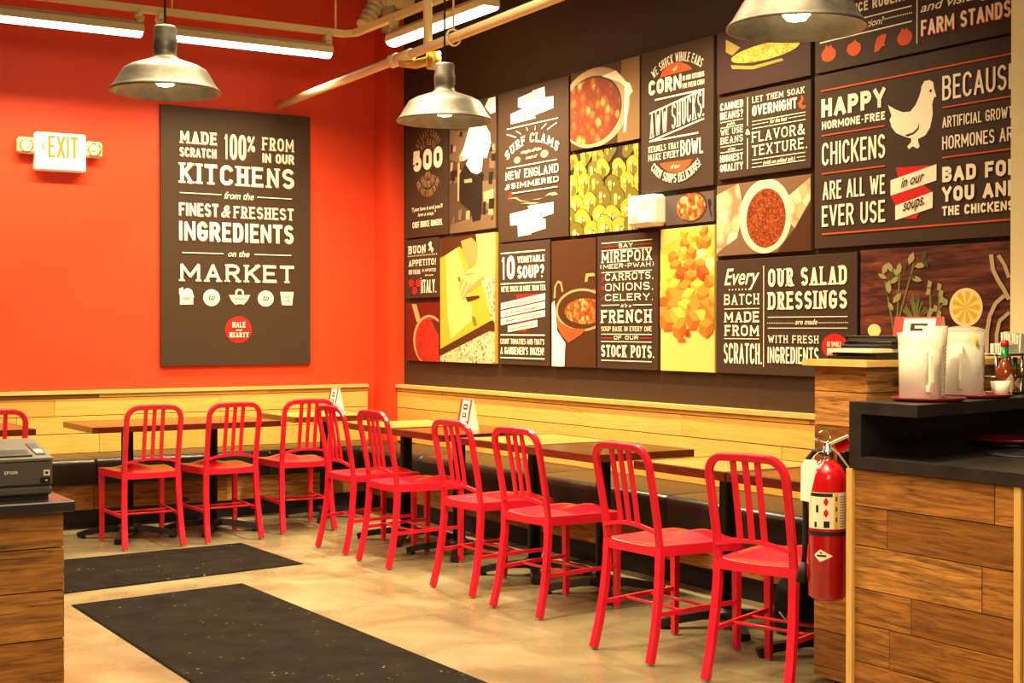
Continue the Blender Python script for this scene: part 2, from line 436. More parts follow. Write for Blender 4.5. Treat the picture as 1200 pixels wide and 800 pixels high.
# ------------------------------------------------------------------ lettering
def arc(cx, cy, rx, ry, a0, a1, n=7):
    return [(cx+rx*math.cos(math.radians(a0+(a1-a0)*k/n)), cy+ry*math.sin(math.radians(a0+(a1-a0)*k/n))) for k in range(n+1)]
OO = arc(.5, .72, .5, .28, 0, 180)+arc(.5, .28, .5, .28, 180, 360); OO = OO+[OO[0]]
SS = arc(.5, .74, .5, .26, 20, 180)+[(.03, .66), (.2, .56), (.8, .46), (.97, .36)]+arc(.5, .26, .5, .26, 0, -160)
GL = {
 'A': (1.08, [[(0, 0), (.5, 1), (1, 0)], [(.2, .3), (.8, .3)]]),
 'B': (1, [[(0, 0), (0, 1), (.55, 1)]+arc(.6, .765, .36, .235, 90, -90, 6)+[(0, .53)], [(.55, .53)]+arc(.6, .265, .4, .265, 90, -90, 6)+[(0, 0)]]),
 'C': (1, [arc(.5, .72, .5, .28, 10, 180)+arc(.5, .28, .5, .28, 180, 350)]),
 'D': (1, [[(0, 0), (0, 1), (.45, 1)]+arc(.5, .7, .5, .3, 90, 0, 5)+arc(.5, .3, .5, .3, 0, -90, 5)+[(0, 0)]]),
 'E': (.88, [[(.95, 1), (0, 1), (0, 0), (1, 0)], [(0, .52), (.8, .52)]]),
 'F': (.85, [[(1, 1), (0, 1), (0, 0)], [(0, .5), (.8, .5)]]),
 'G': (1, [arc(.5, .72, .5, .28, 10, 180)+arc(.5, .28, .5, .28, 180, 360)+[(1, .46), (.55, .46)]]),
 'H': (1, [[(0, 0), (0, 1)], [(1, 0), (1, 1)], [(0, .52), (1, .52)]]),
 'I': (.3, [[(.5, 0), (.5, 1)]]),
 'J': (.8, [[(1, 1), (1, .28)]+arc(.5, .28, .5, .28, 0, -180)]),
 'K': (1.04, [[(0, 0), (0, 1)], [(1, 1), (0, .38)], [(.33, .58), (1, 0)]]),
 'L': (.82, [[(0, 1), (0, 0), (1, 0)]]),
 'M': (1.35, [[(0, 0), (0, 1), (.5, .25), (1, 1), (1, 0)]]),
 'N': (1.05, [[(0, 0), (0, 1), (1, 0), (1, 1)]]),
 'O': (1, [OO]),
 'P': (.95, [[(0, 0), (0, 1), (.5, 1)]+arc(.58, .73, .42, .27, 90, -90, 6)+[(0, .46)]]),
 'Q': (1, [OO, [(.55, .3), (1, -.04)]]),
 'R': (1.02, [[(0, 0), (0, 1), (.5, 1)]+arc(.56, .75, .42, .25, 90, -90, 6)+[(0, .5)], [(.5, .5), (1, 0)]]),
 'S': (.95, [SS]),
 'T': (.95, [[(0, 1), (1, 1)], [(.5, 1), (.5, 0)]]),
 'U': (1, [[(0, 1), (0, .28)]+arc(.5, .28, .5, .28, 180, 360)+[(1, 1)]]),
 'V': (1.05, [[(0, 1), (.5, 0), (1, 1)]]),
 'W': (1.45, [[(0, 1), (.25, 0), (.5, .85), (.75, 0), (1, 1)]]),
 'X': (1.04, [[(0, 0), (1, 1)], [(0, 1), (1, 0)]]),
 'Y': (1.02, [[(0, 1), (.5, .45), (1, 1)], [(.5, .45), (.5, 0)]]),
 'Z': (.92, [[(0, 1), (1, 1), (0, 0), (1, 0)]]),
 '0': (1, [OO]), '1': (.55, [[(.1, .8), (.6, 1), (.6, 0)]]),
 '5': (1, [[(.95, 1), (.08, 1), (.03, .52)]+arc(.5, .33, .5, .3, 140, 0, 7)+arc(.5, .28, .5, .28, 0, -165, 7)]),
 '%': (1, [[(.05, 0), (.95, 1)], [(x*.32, .68+y*.32) for x, y in OO], [(.68+x*.32, y*.32) for x, y in OO]]),
 '&': (1.1, [[(1, 0), (.2, .68)]+arc(.42, .8, .24, .2, 200, -20, 7)+[(.1, .38)]+arc(.4, .22, .4, .22, 150, 330, 7)+[(1, .5)]]),
 '.': (.28, [[(.5, 0), (.5, .06)]]), ',': (.28, [[(.6, .08), (.35, -.14)]]), "'": (.26, [[(.5, 1), (.5, .76)]]),
 '!': (.3, [[(.5, 1), (.5, .3)], [(.5, 0), (.5, .06)]]), '?': (.85, [arc(.5, .74, .48, .26, 170, -30, 8)+[(.5, .4), (.5, .27)], [(.5, 0), (.5, .06)]]),
 '-': (.6, [[(.05, .45), (.95, .45)]]), '(': (.4, [arc(1, .5, .9, .6, 125, 235, 6)]), ')': (.4, [arc(0, .5, .9, .6, 55, -55, 6)]),
}
def strip(pl, t):
    """outline quads of a stroke polyline (mitred, split at sharp corners); returns list of quads"""
    for i in range(1, len(pl)-1):
        a, b = Vector(pl[i])-Vector(pl[i-1]), Vector(pl[i+1])-Vector(pl[i])
        if a.length > 1e-9 and b.length > 1e-9 and a.normalized().dot(b.normalized()) < -.15:
            e = a.normalized()*t*.22; f = b.normalized()*t*.22; v = Vector(pl[i])
            return strip(pl[:i]+[tuple(v+e)], t)+strip([tuple(v-f)]+pl[i+1:], t)
    n = len(pl); closed = n > 3 and abs(pl[0][0]-pl[-1][0]) < 1e-6 and abs(pl[0][1]-pl[-1][1]) < 1e-6
    P = [Vector((x, y)) for x, y in pl]; L, Rr = [], []
    for i in range(n):
        dn = (P[i+1]-P[i]) if i < n-1 else None; dp = (P[i]-P[i-1]) if i > 0 else None
        if closed and i == 0: dp = P[-1]-P[-2]
        if closed and i == n-1: dn = P[1]-P[0]
        dn = dn.normalized() if dn is not None and dn.length > 1e-9 else None
        dp = dp.normalized() if dp is not None and dp.length > 1e-9 else None
        if dn is None: dn = dp
        if dp is None: dp = dn
        if dn is None: continue
        m = dn+dp
        if m.length < .3: m = dn.copy()
        m.normalize(); nn = Vector((-m.y, m.x)); k = 1/max(.45, m.dot(dn))
        e = Vector((0, 0))
        L.append(P[i]+nn*t/2*k+e); Rr.append(P[i]-nn*t/2*k+e)
    return [(L[i], L[i+1], Rr[i+1], Rr[i]) for i in range(len(L)-1)]
def glyphs(text, style, w, W, H):
    """list of letters: (x centre, [quads in letter-local coords around (xc,0)])"""
    t = w*H; cls = [GL[c][0] if c != ' ' else .5 for c in text]
    if style == 'slab': cls = [c if c > .4 or ch in " .,'!" else c*1.25 for c, ch in zip(cls, text)]
    gap = .2 if style == 'sans' else .24
    tot = sum(cls)+gap*(len(text)-1); unit = W/tot; out = []; x = 0
    for ch, c in zip(text, cls):
        if ch != ' ':
            lw = c*unit; tt = min(t, lw*(.95 if c < .4 else .2 if ch in 'MW%' else .27 if ch in 'N&' else .3 if ch in 'AKVXYZ' else .35)*(.78 if style == 'slab' and c > .4 and w < .2 else 1)); Q = []
            ins = tt/2+(min(tt*.35, lw*.07) if style == 'slab' and ch in 'AHIKMNRUVWX' and c > .4 else 0)
            for pl in GL[ch][1]:
                pts = [(ins+a*max(lw-2*ins, 0) if c >= .4 else lw/2+(a-.5)*max(lw-tt, 0), (tt/2*.9)+b*(H-tt*.9)) for a, b in pl]
                # extend free ends to the cap line / base line
                def ext(p, q, raw):
                    d = Vector((p[0]-q[0], p[1]-q[1]))
                    if d.length > 1e-9 and abs(d.y) < 1e-6 and ch in 'EFLTZGJ': return (p[0]+(ins if d.x > 0 else -ins), p[1])
                    if d.length < 1e-9 or abs(d.y) < abs(d.x)*.7: return p
                    if raw[1] in (0, 1): d.normalize(); k = tt/2*.9/abs(d.y); return (p[0]+d.x*k, p[1]+d.y*k)
                    return p
                n0, n1 = pl[0], pl[-1]; closed = len(pl) > 3 and n0 == n1
                if not closed:
                    a0 = ext(pts[0], pts[1], n0); a1 = ext(pts[-1], pts[-2], n1)
                    for raw, pp, qq in ((n0, pts[0], pts[1]), (n1, pts[-1], pts[-2])):
                        if style == 'slab' and raw[1] in (0, 1) and ch.isalpha() and abs(pp[1]-qq[1]) > abs(pp[0]-qq[0])*.7:
                            sl = min(tt*1.05, lw*.31) if c > .4 else tt*1.0; st = tt*.5; yb = 0 if raw[1] == 0 else H-st
                            xa, xb = pp[0]-sl, pp[0]+sl
                            Q.append(tuple(Vector(v) for v in ((xa, yb), (xb, yb), (xb, yb+st), (xa, yb+st))))
                    pts = [a0]+pts[1:-1]+[a1]
                Q += strip(pts, tt)
                if style == 'slab' and ch in 'BDPRELF' and pl[0][0] in (0, .95, 1):
                    for yb in ((0, H-tt*.5) if ch in 'BDPREF' else (0, H-tt*.5)):
                        xs = ins
                        Q.append(tuple(Vector(v) for v in ((xs-tt*.85, yb), (xs, yb), (xs, yb+tt*.5), (xs-tt*.85, yb+tt*.5))))
            out.append((x+lw/2, [[(v.x-lw/2, v.y) for v in q] for q in Q]))
        x += (c+gap)*unit
    return out
_fc = {}
def script_mesh(text):
    """flowing hand lettering from the built-in font, slanted; unit size"""
    if text not in _fc:
        cu = bpy.data.curves.new('lettering', 'FONT'); cu.body = text; cu.shear = .32; cu.resolution_u = 3; cu.offset = .012
        ob = bpy.data.objects.new('lettering', cu); COL.objects.link(ob)
        dg = bpy.context.evaluated_depsgraph_get(); dg.update()
        me = ob.evaluated_get(dg).to_mesh()
        V = [(v.co.x, v.co.y) for v in me.vertices]; F = [tuple(p.vertices) for p in me.polygons]
        ob.evaluated_get(dg).to_mesh_clear(); bpy.data.objects.remove(ob); bpy.data.curves.remove(cu)
        _fc[text] = (V, F)
    return _fc[text]
class Print:
    """flat ink on a board: every item a hair above the previous one"""
    def __init__(s, W, H): s.W, s.H = W, H; s.mb = MB(); s.keys = []; s.z = .0012; s.j = 0; s.js = 0
    def col(s, k):
        if k not in s.keys: s.keys.append(k)
        s.mb.m(s.keys.index(k))
    def put(s, pts):
        s.j = (s.j+1) % 5
        # clip to the board
        P = [(x, y) for x, y in pts]
        for ax, lim, sg in ((0, 0, 1), (0, s.W, -1), (1, 0, 1), (1, s.H, -1)):
            out = []
            for i in range(len(P)):
                a, b = P[i-1], P[i]; da, db = (a[ax]-lim)*sg, (b[ax]-lim)*sg
                if (da < 0) != (db < 0):
                    k = da/(da-db); out.append((a[0]+(b[0]-a[0])*k, a[1]+(b[1]-a[1])*k))
                if db >= 0: out.append(b)
            P = out
            if len(P) < 3: return
        s.mb.face(s.mb.pts([(x, y, s.z+s.j*s.js) for x, y in P]))
    def items(s, L):
        step = max(1e-5, min(.0002, .003/max(1, len(L))))
        for it in L:
            s.z += step; k = it[0]; s.js = step*.19 if k in 'ta' else 0
            if k == 'p':
                s.col(it[1])
                from mathutils.geometry import tessellate_polygon
                pv = [Vector((x, y, 0)) for x, y in it[2]]
                for tri in tessellate_polygon([pv]): s.put([it[2][q] for q in tri])
            elif k == 'e':
                s.col(it[1]); cx, cy, rx, ry = it[2]
                s.put([(cx+rx*math.cos(2*PI*q/40), cy+ry*math.sin(2*PI*q/40)) for q in range(40)])
            elif k == 'r':
                s.col(it[2]); x0, y0, x1, y1, th = it[1]
                d = Vector((x1-x0, y1-y0)).normalized(); n = Vector((-d.y, d.x))*th/2
                s.put([(x0+n.x, y0+n.y), (x1+n.x, y1+n.y), (x1-n.x, y1-n.y), (x0-n.x, y0-n.y)])
            elif k == 'd':
                s.col(it[4]); x0, y0, x1, y1 = it[1]; n = it[2]
                for q in range(n):
                    f = q/(n-1); cx, cy = x0+(x1-x0)*f, y0+(y1-y0)*f
                    s.put([(cx+it[3]*math.cos(PI*a/4), cy+it[3]*math.sin(PI*a/4)) for a in range(8)])
            elif k == 't':
                _, text, style, w, (x0, y0, x1, y1, h), c = it; s.col(c); W = x1-x0; sh = (y1-y0)/W
                if style == 'script':
                    V, F = script_mesh(text); mx = [min(v[0] for v in V), max(v[0] for v in V)]; my = max(v[1] for v in V)
                    pts = [(x0+(a-mx[0])/(mx[1]-mx[0])*W, y0+sh*(a-mx[0])/(mx[1]-mx[0])*W+b/my*h) for a, b in V]
                    for f in F: s.put([pts[q] for q in f])
                else:
                    for xc, Q in glyphs(text, style, w, W, h):
                        for q in Q: s.put([(x0+xc+a, y0+(xc+a)*sh+b) for a, b in q])
            elif k == 'a':
                _, text, style, w, (cx, cy, r, a0, a1, h), c = it; s.col(c)
                a0, a1 = math.radians(a0), math.radians(a1); flip = h < 0; h = abs(h); W = abs(a1-a0)*r
                for xc, Q in glyphs(text, style, w, W, h):
                    a = a0+(a1-a0)*xc/W; 
                    for q in Q:
                        o = []
                        for p, b in q:
                            if not flip: rr = r+b; o.append((cx+rr*math.cos(a)+p*math.sin(a), cy+rr*math.sin(a)-p*math.cos(a)))
                            else: rr = r-b; o.append((cx+rr*math.cos(a)-p*math.sin(a), cy+rr*math.sin(a)+p*math.cos(a)))
                        s.put(o)
    def build(s, name, parent):
        o = s.mb.build(name, [PR[k] for k in s.keys], parent, fix=False); return o
M_RIGHT = Matrix(((0, 0, -1, 0), (-1, 0, 0, 0), (0, 1, 0, 0), (0, 0, 0, 1)))
M_BACK = Matrix(((1, 0, 0, 0), (0, 0, -1, 0), (0, 1, 0, 0), (0, 0, 0, 1)))
def board(name, label, cat, W, H, M, loc, face, group=None, th=.024):
    mb = MB().box((0, 0, -th), (W, H, 0), .0015)
    o = mb.build(name, face); o.matrix_world = Matrix.Translation(loc) @ M
    return tag(o, label, cat, group)

RECTS = {
    '500': (9.44, 8.8, 1.985, 2.885),
    'chef': (8.775, 8.135, 1.985, 2.885),
    'surf': (8.105, 7.268, 1.885, 2.885),
    'soup': (7.245, 6.54, 2.41, 2.89),
    'peppers': (7.245, 6.55, 1.885, 2.385),
    'corn': (6.525, 5.885, 2.085, 2.895),
    'cornphoto': (5.857, 5.148, 2.565, 2.895),
    'beans': (5.847, 5.144, 2.107, 2.545),
    'beanphoto': (5.855, 5.143, 1.697, 2.075),
    'stew': (6.298, 5.88, 1.89, 2.055),
    'carrots': (6.343, 5.873, 1.07, 1.87),
    'pot': (7.459, 6.977, 1.07, 1.86),
    'mire': (6.96, 6.368, 1.07, 1.863),
    'ten': (8.107, 7.478, 1.07, 1.875),
    'hands': (8.907, 8.14, 1.07, 1.96),
    'buon': (9.437, 8.93, 1.535, 1.972),
    'pan': (9.43, 8.927, 1.068, 1.498),
    'farm': (5.115, 3.72, 2.565, 3.2),
    'chick': (5.118, 3.72, 1.703, 2.553),
    'salad': (5.859, 4.831, 1.07, 1.673),
    'herbs': (4.81, 3.72, 1.07, 1.68),
}
PRINTS = {
    'made': [
        ('t','MADE','slab',0.2,[0.136,1.584,0.411,1.584,0.087],'cream'),
        ('t','SCRATCH','sans',0.2,[0.136,1.489,0.407,1.489,0.064],'cream'),
        ('t','100','sans',0.13,[0.466,1.490,0.632,1.490,0.181],'cream'),
        ('t','%','sans',0.13,[0.643,1.555,0.700,1.555,0.110],'cream'),
        ('t','FROM','slab',0.17,[0.759,1.574,1.007,1.574,0.092],'cream'),
        ('t','IN OUR','sans',0.2,[0.759,1.483,1.007,1.483,0.067],'cream'),
        ('t','KITCHENS','slab',0.19,[0.133,1.302,1.008,1.302,0.141],'cream'),
        ('t','from the','script',0,[0.466,1.203,0.693,1.203,0.050],'cream'),
        ('r',[0.135,1.230,0.444,1.230,0.006],'cream'),
        ('r',[0.717,1.225,0.989,1.225,0.006],'cream'),
        ('t','FINEST','sans',0.22,[0.130,1.069,0.421,1.069,0.091],'cream'),
        ('t','&','script',0,[0.443,1.071,0.514,1.071,0.084],'cream'),
        ('t','FRESHEST','slab',0.16,[0.538,1.068,1.003,1.068,0.084],'cream'),
        ('t','INGREDIENTS','sans',0.27,[0.130,0.894,1.002,0.894,0.135],'cream'),
        ('t','on the','script',0,[0.494,0.787,0.657,0.787,0.043],'cream'),
        ('r',[0.151,0.806,0.459,0.806,0.006],'cream'),
        ('r',[0.696,0.807,0.984,0.807,0.006],'cream'),
        ('t','MARKET','slab',0.16,[0.132,0.605,1.005,0.605,0.124],'cream'),
        ('p','cream',[[0.137,0.437],[0.138,0.501],[0.131,0.513],[0.132,0.549],[0.159,0.559],[0.163,0.540],[0.191,0.555],[0.225,0.541],[0.242,0.488],[0.234,0.490],[0.234,0.439]]),
        ('e','cream',[0.371,0.488,0.062,0.060]),
        ('e','cream',[0.785,0.486,0.062,0.058]),
        ('p','cream',[[0.502,0.508],[0.549,0.508],[0.552,0.541],[0.567,0.552],[0.597,0.552],[0.613,0.540],[0.617,0.509],[0.663,0.510],[0.643,0.470],[0.619,0.447],[0.614,0.439],[0.601,0.445],[0.567,0.444],[0.551,0.438],[0.541,0.449],[0.520,0.471]]),
        ('p','panel',[[0.562,0.509],[0.567,0.533],[0.578,0.541],[0.588,0.541],[0.599,0.534],[0.604,0.509]]),
        ('p','cream',[[0.899,0.536],[1.004,0.537],[0.993,0.438],[0.912,0.440]]),
        ('e','red',[0.574,0.258,0.101,0.096]),
        ('t','to','script',0,[0.348,0.473,0.394,0.473,0.036],'panel'),
        ('t','to','script',0,[0.762,0.471,0.809,0.471,0.037],'panel'),
        ('t','FARM','slab',0.18,[0.154,0.474,0.221,0.474,0.018],'panel'),
        ('t','GARDEN','slab',0.18,[0.528,0.476,0.635,0.476,0.017],'panel'),
        ('t','YOUR','slab',0.18,[0.923,0.495,0.981,0.495,0.015],'panel'),
        ('t','CUP','slab',0.18,[0.930,0.463,0.974,0.463,0.017],'panel'),
        ('t','HALE','sans',0.26,[0.525,0.274,0.626,0.274,0.040],'cream'),
        ('t','and','script',0,[0.551,0.250,0.603,0.250,0.014],'cream'),
        ('t','HEARTY','slab',0.22,[0.503,0.203,0.649,0.203,0.035],'cream'),
    ],
    'chick': [
        ('t','HAPPY','sans',0.28,[0.050,0.641,0.464,0.641,0.089],'cream'),
        ('t','HORMONE-FREE','sans',0.25,[0.053,0.581,0.464,0.581,0.039],'cream'),
        ('r',[0.054,0.552,0.461,0.552,0.007],'orange'),
        ('t','CHICKENS','sans',0.12,[0.054,0.404,0.465,0.404,0.111],'cream'),
        ('r',[0.054,0.365,0.465,0.365,0.007],'orange'),
        ('t','ARE ALL WE','sans',0.13,[0.060,0.236,0.465,0.236,0.089],'cream'),
        ('t','EVER USE','sans',0.13,[0.055,0.105,0.466,0.105,0.102],'cream'),
        ('r',[0.055,0.069,1.234,0.069,0.008],'orange'),
        ('r',[0.049,0.771,1.231,0.771,0.008],'orange'),
        ('t','BECAUSE','sans',0.12,[0.802,0.623,1.203,0.623,0.107],'cream'),
        ('r',[0.802,0.591,1.212,0.591,0.007],'orange'),
        ('t','ARTIFICIAL GROWTH','sans',0.13,[0.803,0.500,1.208,0.500,0.049],'cream'),
        ('t','HORMONES ARE','sans',0.13,[0.803,0.403,1.213,0.403,0.059],'cream'),
        ('r',[0.803,0.368,1.213,0.368,0.007],'orange'),
        ('t','BAD FOR','sans',0.27,[0.804,0.258,1.213,0.258,0.067],'cream'),
        ('t','YOU AND','sans',0.27,[0.804,0.17,1.210,0.17,0.065],'cream'),
        ('t','THE CHICKENS','sans',0.25,[0.804,0.108,1.187,0.108,0.042],'cream'),
        ('p','cream',[[0.681,0.704],[0.697,0.725],[0.727,0.726],[0.749,0.712],[0.752,0.685],[0.766,0.647],[0.752,0.642],[0.743,0.615],[0.746,0.569],[0.731,0.511],[0.704,0.480],[0.67,0.470],[0.660,0.467],[0.663,0.452],[0.671,0.433],[0.657,0.424],[0.630,0.438],[0.607,0.427],[0.597,0.441],[0.619,0.457],[0.622,0.474],[0.583,0.487],[0.53,0.510],[0.502,0.541],[0.494,0.566],[0.489,0.575],[0.502,0.594],[0.480,0.646],[0.526,0.619],[0.571,0.601],[0.614,0.598],[0.646,0.624],[0.666,0.658],[0.677,0.684]]),
        ('p','panel',[[0.583,0.494],[0.630,0.501],[0.657,0.517],[0.669,0.542],[0.665,0.511],[0.638,0.493],[0.599,0.485]]),
        ('e','panel',[0.734,0.676,0.007,0.007]),
        ('p','red',[[0.530,0.350],[0.732,0.343],[0.670,0.294],[0.546,0.293]]),
        ('p','red',[[0.498,0.223],[0.686,0.263],[0.748,0.219],[0.531,0.171]]),
        ('p','red',[[0.568,0.113],[0.671,0.131],[0.652,0.105]]),
        ('p','cream',[[0.498,0.294],[0.769,0.343],[0.769,0.270],[0.498,0.223]]),
        ('p','cream',[[0.527,0.174],[0.748,0.221],[0.748,0.149],[0.528,0.107]]),
        ('t','in our','script',0,[0.563,0.252,0.701,0.276,0.044],'panel'),
        ('t','soups.','script',0,[0.576,0.145,0.702,0.168,0.036],'panel'),
    ],
    'salad': [
        ('t','Every','script',0,[0.067,0.471,0.344,0.471,0.086],'cream'),
        ('d',[0.108,0.445,0.263,0.444],7,0.005,'cream'),
        ('t','BATCH','slab',0.16,[0.067,0.365,0.343,0.365,0.056],'cream'),
        ('r',[0.067,0.343,0.343,0.343,0.004],'cream'),
        ('t','MADE','slab',0.2,[0.067,0.272,0.343,0.272,0.056],'cream'),
        ('t','FROM','slab',0.2,[0.073,0.200,0.343,0.200,0.057],'cream'),
        ('r',[0.067,0.185,0.343,0.185,0.004],'cream'),
        ('t','SCRATCH.','sans',0.13,[0.065,0.054,0.365,0.054,0.107],'cream'),
        ('r',[0.377,0.564,0.377,0.041,0.005],'cream'),
        ('t','OUR SALAD','slab',0.2,[0.411,0.453,0.964,0.453,0.091],'cream'),
        ('t','DRESSINGS','slab',0.2,[0.411,0.336,0.965,0.336,0.089],'cream'),
        ('r',[0.409,0.297,0.968,0.297,0.004],'cream'),
        ('r',[0.409,0.241,0.968,0.241,0.004],'cream'),
        ('t','are made','script',0,[0.610,0.259,0.767,0.259,0.027],'cream'),
        ('d',[0.409,0.267,0.599,0.266],16,0.003,'cream'),
        ('d',[0.778,0.267,0.968,0.268],17,0.003,'cream'),
        ('t','WITH FRESH','slab',0.16,[0.411,0.165,0.776,0.165,0.039],'cream'),
        ('t','INGREDIENTS','sans',0.14,[0.409,0.062,0.776,0.062,0.083],'cream'),
        ('e','red',[0.881,0.152,0.085,0.062]),
        ('t','IN SMALL','sans',0.18,[0.834,0.150,0.930,0.150,0.026],'cream'),
        ('t','BATCHES','sans',0.18,[0.834,0.111,0.930,0.111,0.026],'cream'),
    ],
    'mire': [
        ('r',[0.046,0.750,0.539,0.750,0.005],'cream'),
        ('r',[0.046,0.705,0.539,0.705,0.005],'cream'),
        ('t','SAY','slab',0.2,[0.219,0.716,0.358,0.716,0.025],'cream'),
        ('r',[0.055,0.727,0.210,0.727,0.004],'red'),
        ('r',[0.369,0.727,0.539,0.727,0.004],'red'),
        ('t','MIREPOIX','slab',0.18,[0.046,0.632,0.539,0.632,0.066],'cream'),
        ('t','(MEER-PWAH)','slab',0.16,[0.034,0.596,0.558,0.596,0.027],'cream'),
        ('r',[0.047,0.574,0.539,0.574,0.005],'cream'),
        ('t','CARROTS,','slab',0.17,[0.085,0.524,0.555,0.524,0.043],'cream'),
        ('t','ONIONS,','slab',0.17,[0.085,0.462,0.555,0.462,0.046],'cream'),
        ('t','CELERY.','slab',0.17,[0.085,0.403,0.555,0.403,0.041],'cream'),
        ('p','red',[[0.048,0.513],[0.055,0.545],[0.073,0.549],[0.066,0.525]]),
        ('e','red',[0.059,0.482,0.015,0.014]),
        ('p','red',[[0.041,0.407],[0.062,0.430],[0.073,0.430],[0.055,0.410]]),
        ('r',[0.047,0.378,0.228,0.378,0.005],'cream'),
        ('r',[0.361,0.376,0.539,0.376,0.005],'cream'),
        ('t',"it's a",'script',0,[0.241,0.364,0.345,0.364,0.022],'cream'),
        ('t','FRENCH','slab',0.2,[0.047,0.272,0.540,0.272,0.077],'cream'),
        ('t','SOUP BASE IN EVERY ONE','slab',0.14,[0.047,0.223,0.540,0.223,0.028],'cream'),
        ('r',[0.047,0.205,0.540,0.205,0.005],'cream'),
        ('t','OF OUR','slab',0.2,[0.174,0.174,0.414,0.174,0.022],'cream'),
        ('r',[0.047,0.182,0.160,0.182,0.004],'red'),
        ('r',[0.427,0.184,0.540,0.184,0.004],'red'),
        ('r',[0.047,0.161,0.540,0.161,0.005],'cream'),
        ('t','STOCK POTS.','slab',0.2,[0.047,0.070,0.564,0.070,0.07],'cream'),
        ('r',[0.047,0.048,0.540,0.048,0.005],'cream'),
    ],
    'ten': [
        ('r',[0.038,0.741,0.576,0.741,0.008],'cream'),
        ('t','10','sans',0.3,[0.044,0.567,0.213,0.567,0.153],'cream'),
        ('t','VEGETABLE','sans',0.24,[0.247,0.670,0.571,0.670,0.042],'cream'),
        ('t','SOUP?','sans',0.25,[0.247,0.567,0.567,0.567,0.083],'cream'),
        ('r',[0.038,0.537,0.576,0.537,0.008],'cream'),
        ('t',"WE'VE SNUCK IN MORE THAN TEN.",'sans',0.13,[0.044,0.483,0.589,0.483,0.037],'cream'),
        ('p','red',[[0.228,0.461],[0.486,0.463],[0.435,0.370],[0.407,0.27],[0.342,0.215],[0.209,0.229],[0.266,0.341]]),
        ('p','cream',[[0.038,0.408],[0.576,0.465],[0.576,0.422],[0.038,0.366]]),
        ('p','cream',[[0.038,0.356],[0.576,0.412],[0.576,0.370],[0.038,0.312]]),
        ('p','cream',[[0.038,0.304],[0.576,0.358],[0.576,0.317],[0.038,0.260]]),
        ('p','cream',[[0.126,0.255],[0.486,0.294],[0.486,0.251],[0.126,0.214]]),
        ('t','carrots,celery,onions,potatoes,','script',0,[0.103,0.386,0.517,0.431,0.016],'panel'),
        ('t','zucchini,yellow squash,eggplant,','script',0,[0.093,0.332,0.526,0.378,0.016],'panel'),
        ('t','cabbage,corn,red beans,green','script',0,[0.093,0.281,0.526,0.327,0.016],'panel'),
        ('t','beans and green peas...','script',0,[0.161,0.229,0.453,0.262,0.016],'panel'),
        ('r',[0.038,0.196,0.576,0.196,0.008],'cream'),
        ('t',"COUNT TOMATOES-AND THAT'S",'sans',0.14,[0.038,0.135,0.571,0.135,0.036],'cream'),
        ('t',"A GARDENER'S DOZEN!",'sans',0.2,[0.038,0.067,0.567,0.067,0.049],'cream'),
        ('r',[0.038,0.044,0.576,0.044,0.008],'cream'),
    ],
    'buon': [
        ('t','BUON','slab',0.22,[0.048,0.331,0.317,0.331,0.059],'cream'),
        ('p','cream',[[0.353,0.392],[0.389,0.412],[0.407,0.402],[0.398,0.378],[0.436,0.350],[0.410,0.325],[0.401,0.340],[0.379,0.364]]),
        ('e','cream',[0.371,0.350,0.012,0.008]),
        ('d',[0.045,0.314,0.478,0.315],15,0.006,'cream'),
        ('t','APPETITO!','slab',0.2,[0.052,0.238,0.472,0.238,0.047],'cream'),
        ('t','OUR ITALIAN,','sans',0.15,[0.052,0.178,0.238,0.178,0.034],'cream'),
        ('t','IS IMPORTED','sans',0.15,[0.262,0.19,0.472,0.19,0.022],'cream'),
        ('t','from','script',0,[0.305,0.159,0.436,0.159,0.013],'cream'),
        ('t','ITALY.','sans',0.14,[0.262,0.036,0.477,0.036,0.096],'cream'),
        ('d',[0.246,0.144,0.246,0.036],8,0.005,'cream'),
        ('e','red',[0.089,0.113,0.041,0.027]),
        ('e','red',[0.201,0.110,0.040,0.026]),
        ('e','red',[0.145,0.056,0.040,0.027]),
    ],
    'corn': [
        ('a','WE SHUCK WHOLE EARS','slab',0.17,[0.328,0.350,0.364,124.816,55.415,0.05],'cream'),
        ('p','orange',[[0.178,0.649],[0.196,0.679],[0.239,0.703],[0.300,0.712],[0.359,0.708],[0.418,0.685],[0.446,0.668],[0.463,0.653]]),
        ('t','of','script',0,[0.295,0.668,0.334,0.668,0.025],'cream'),
        ('t','CORN','sans',0.3,[0.072,0.559,0.368,0.559,0.082],'cream'),
        ('t','IN OUR KITCHENS','sans',0.14,[0.380,0.599,0.566,0.599,0.028],'cream'),
        ('t','FOR FRESH CORN','sans',0.14,[0.380,0.556,0.566,0.556,0.028],'cream'),
        ('r',[0.131,0.527,0.566,0.527,0.009],'cream'),
        ('r',[0.081,0.455,0.566,0.528,0.009],'cream'),
        ('r',[0.081,0.295,0.566,0.368,0.009],'cream'),
        ('r',[0.081,0.296,0.518,0.296,0.009],'cream'),
        ('t','AWW SHUCKS!','slab',0.1,[0.085,0.311,0.566,0.384,0.140],'cream'),
        ('t','KERNELS THAT','slab',0.16,[0.072,0.232,0.348,0.232,0.033],'cream'),
        ('d',[0.072,0.220,0.348,0.217],16,0.002,'cream'),
        ('t','MAKE EVERY','slab',0.16,[0.072,0.183,0.348,0.183,0.037],'cream'),
        ('t','BOWL','sans',0.14,[0.363,0.182,0.559,0.182,0.087],'cream'),
        ('p','orange',[[0.174,0.162],[0.465,0.157],[0.436,0.123],[0.386,0.101],[0.326,0.093],[0.258,0.106],[0.205,0.132]]),
        ('t','of our','script',0,[0.275,0.121,0.364,0.121,0.023],'cream'),
        ('a','CORN SOUPS DELICIOUS!','slab',0.17,[0.328,0.372,0.332,-134.339,-49.094,-0.05],'cream'),
    ],
    'beans': [
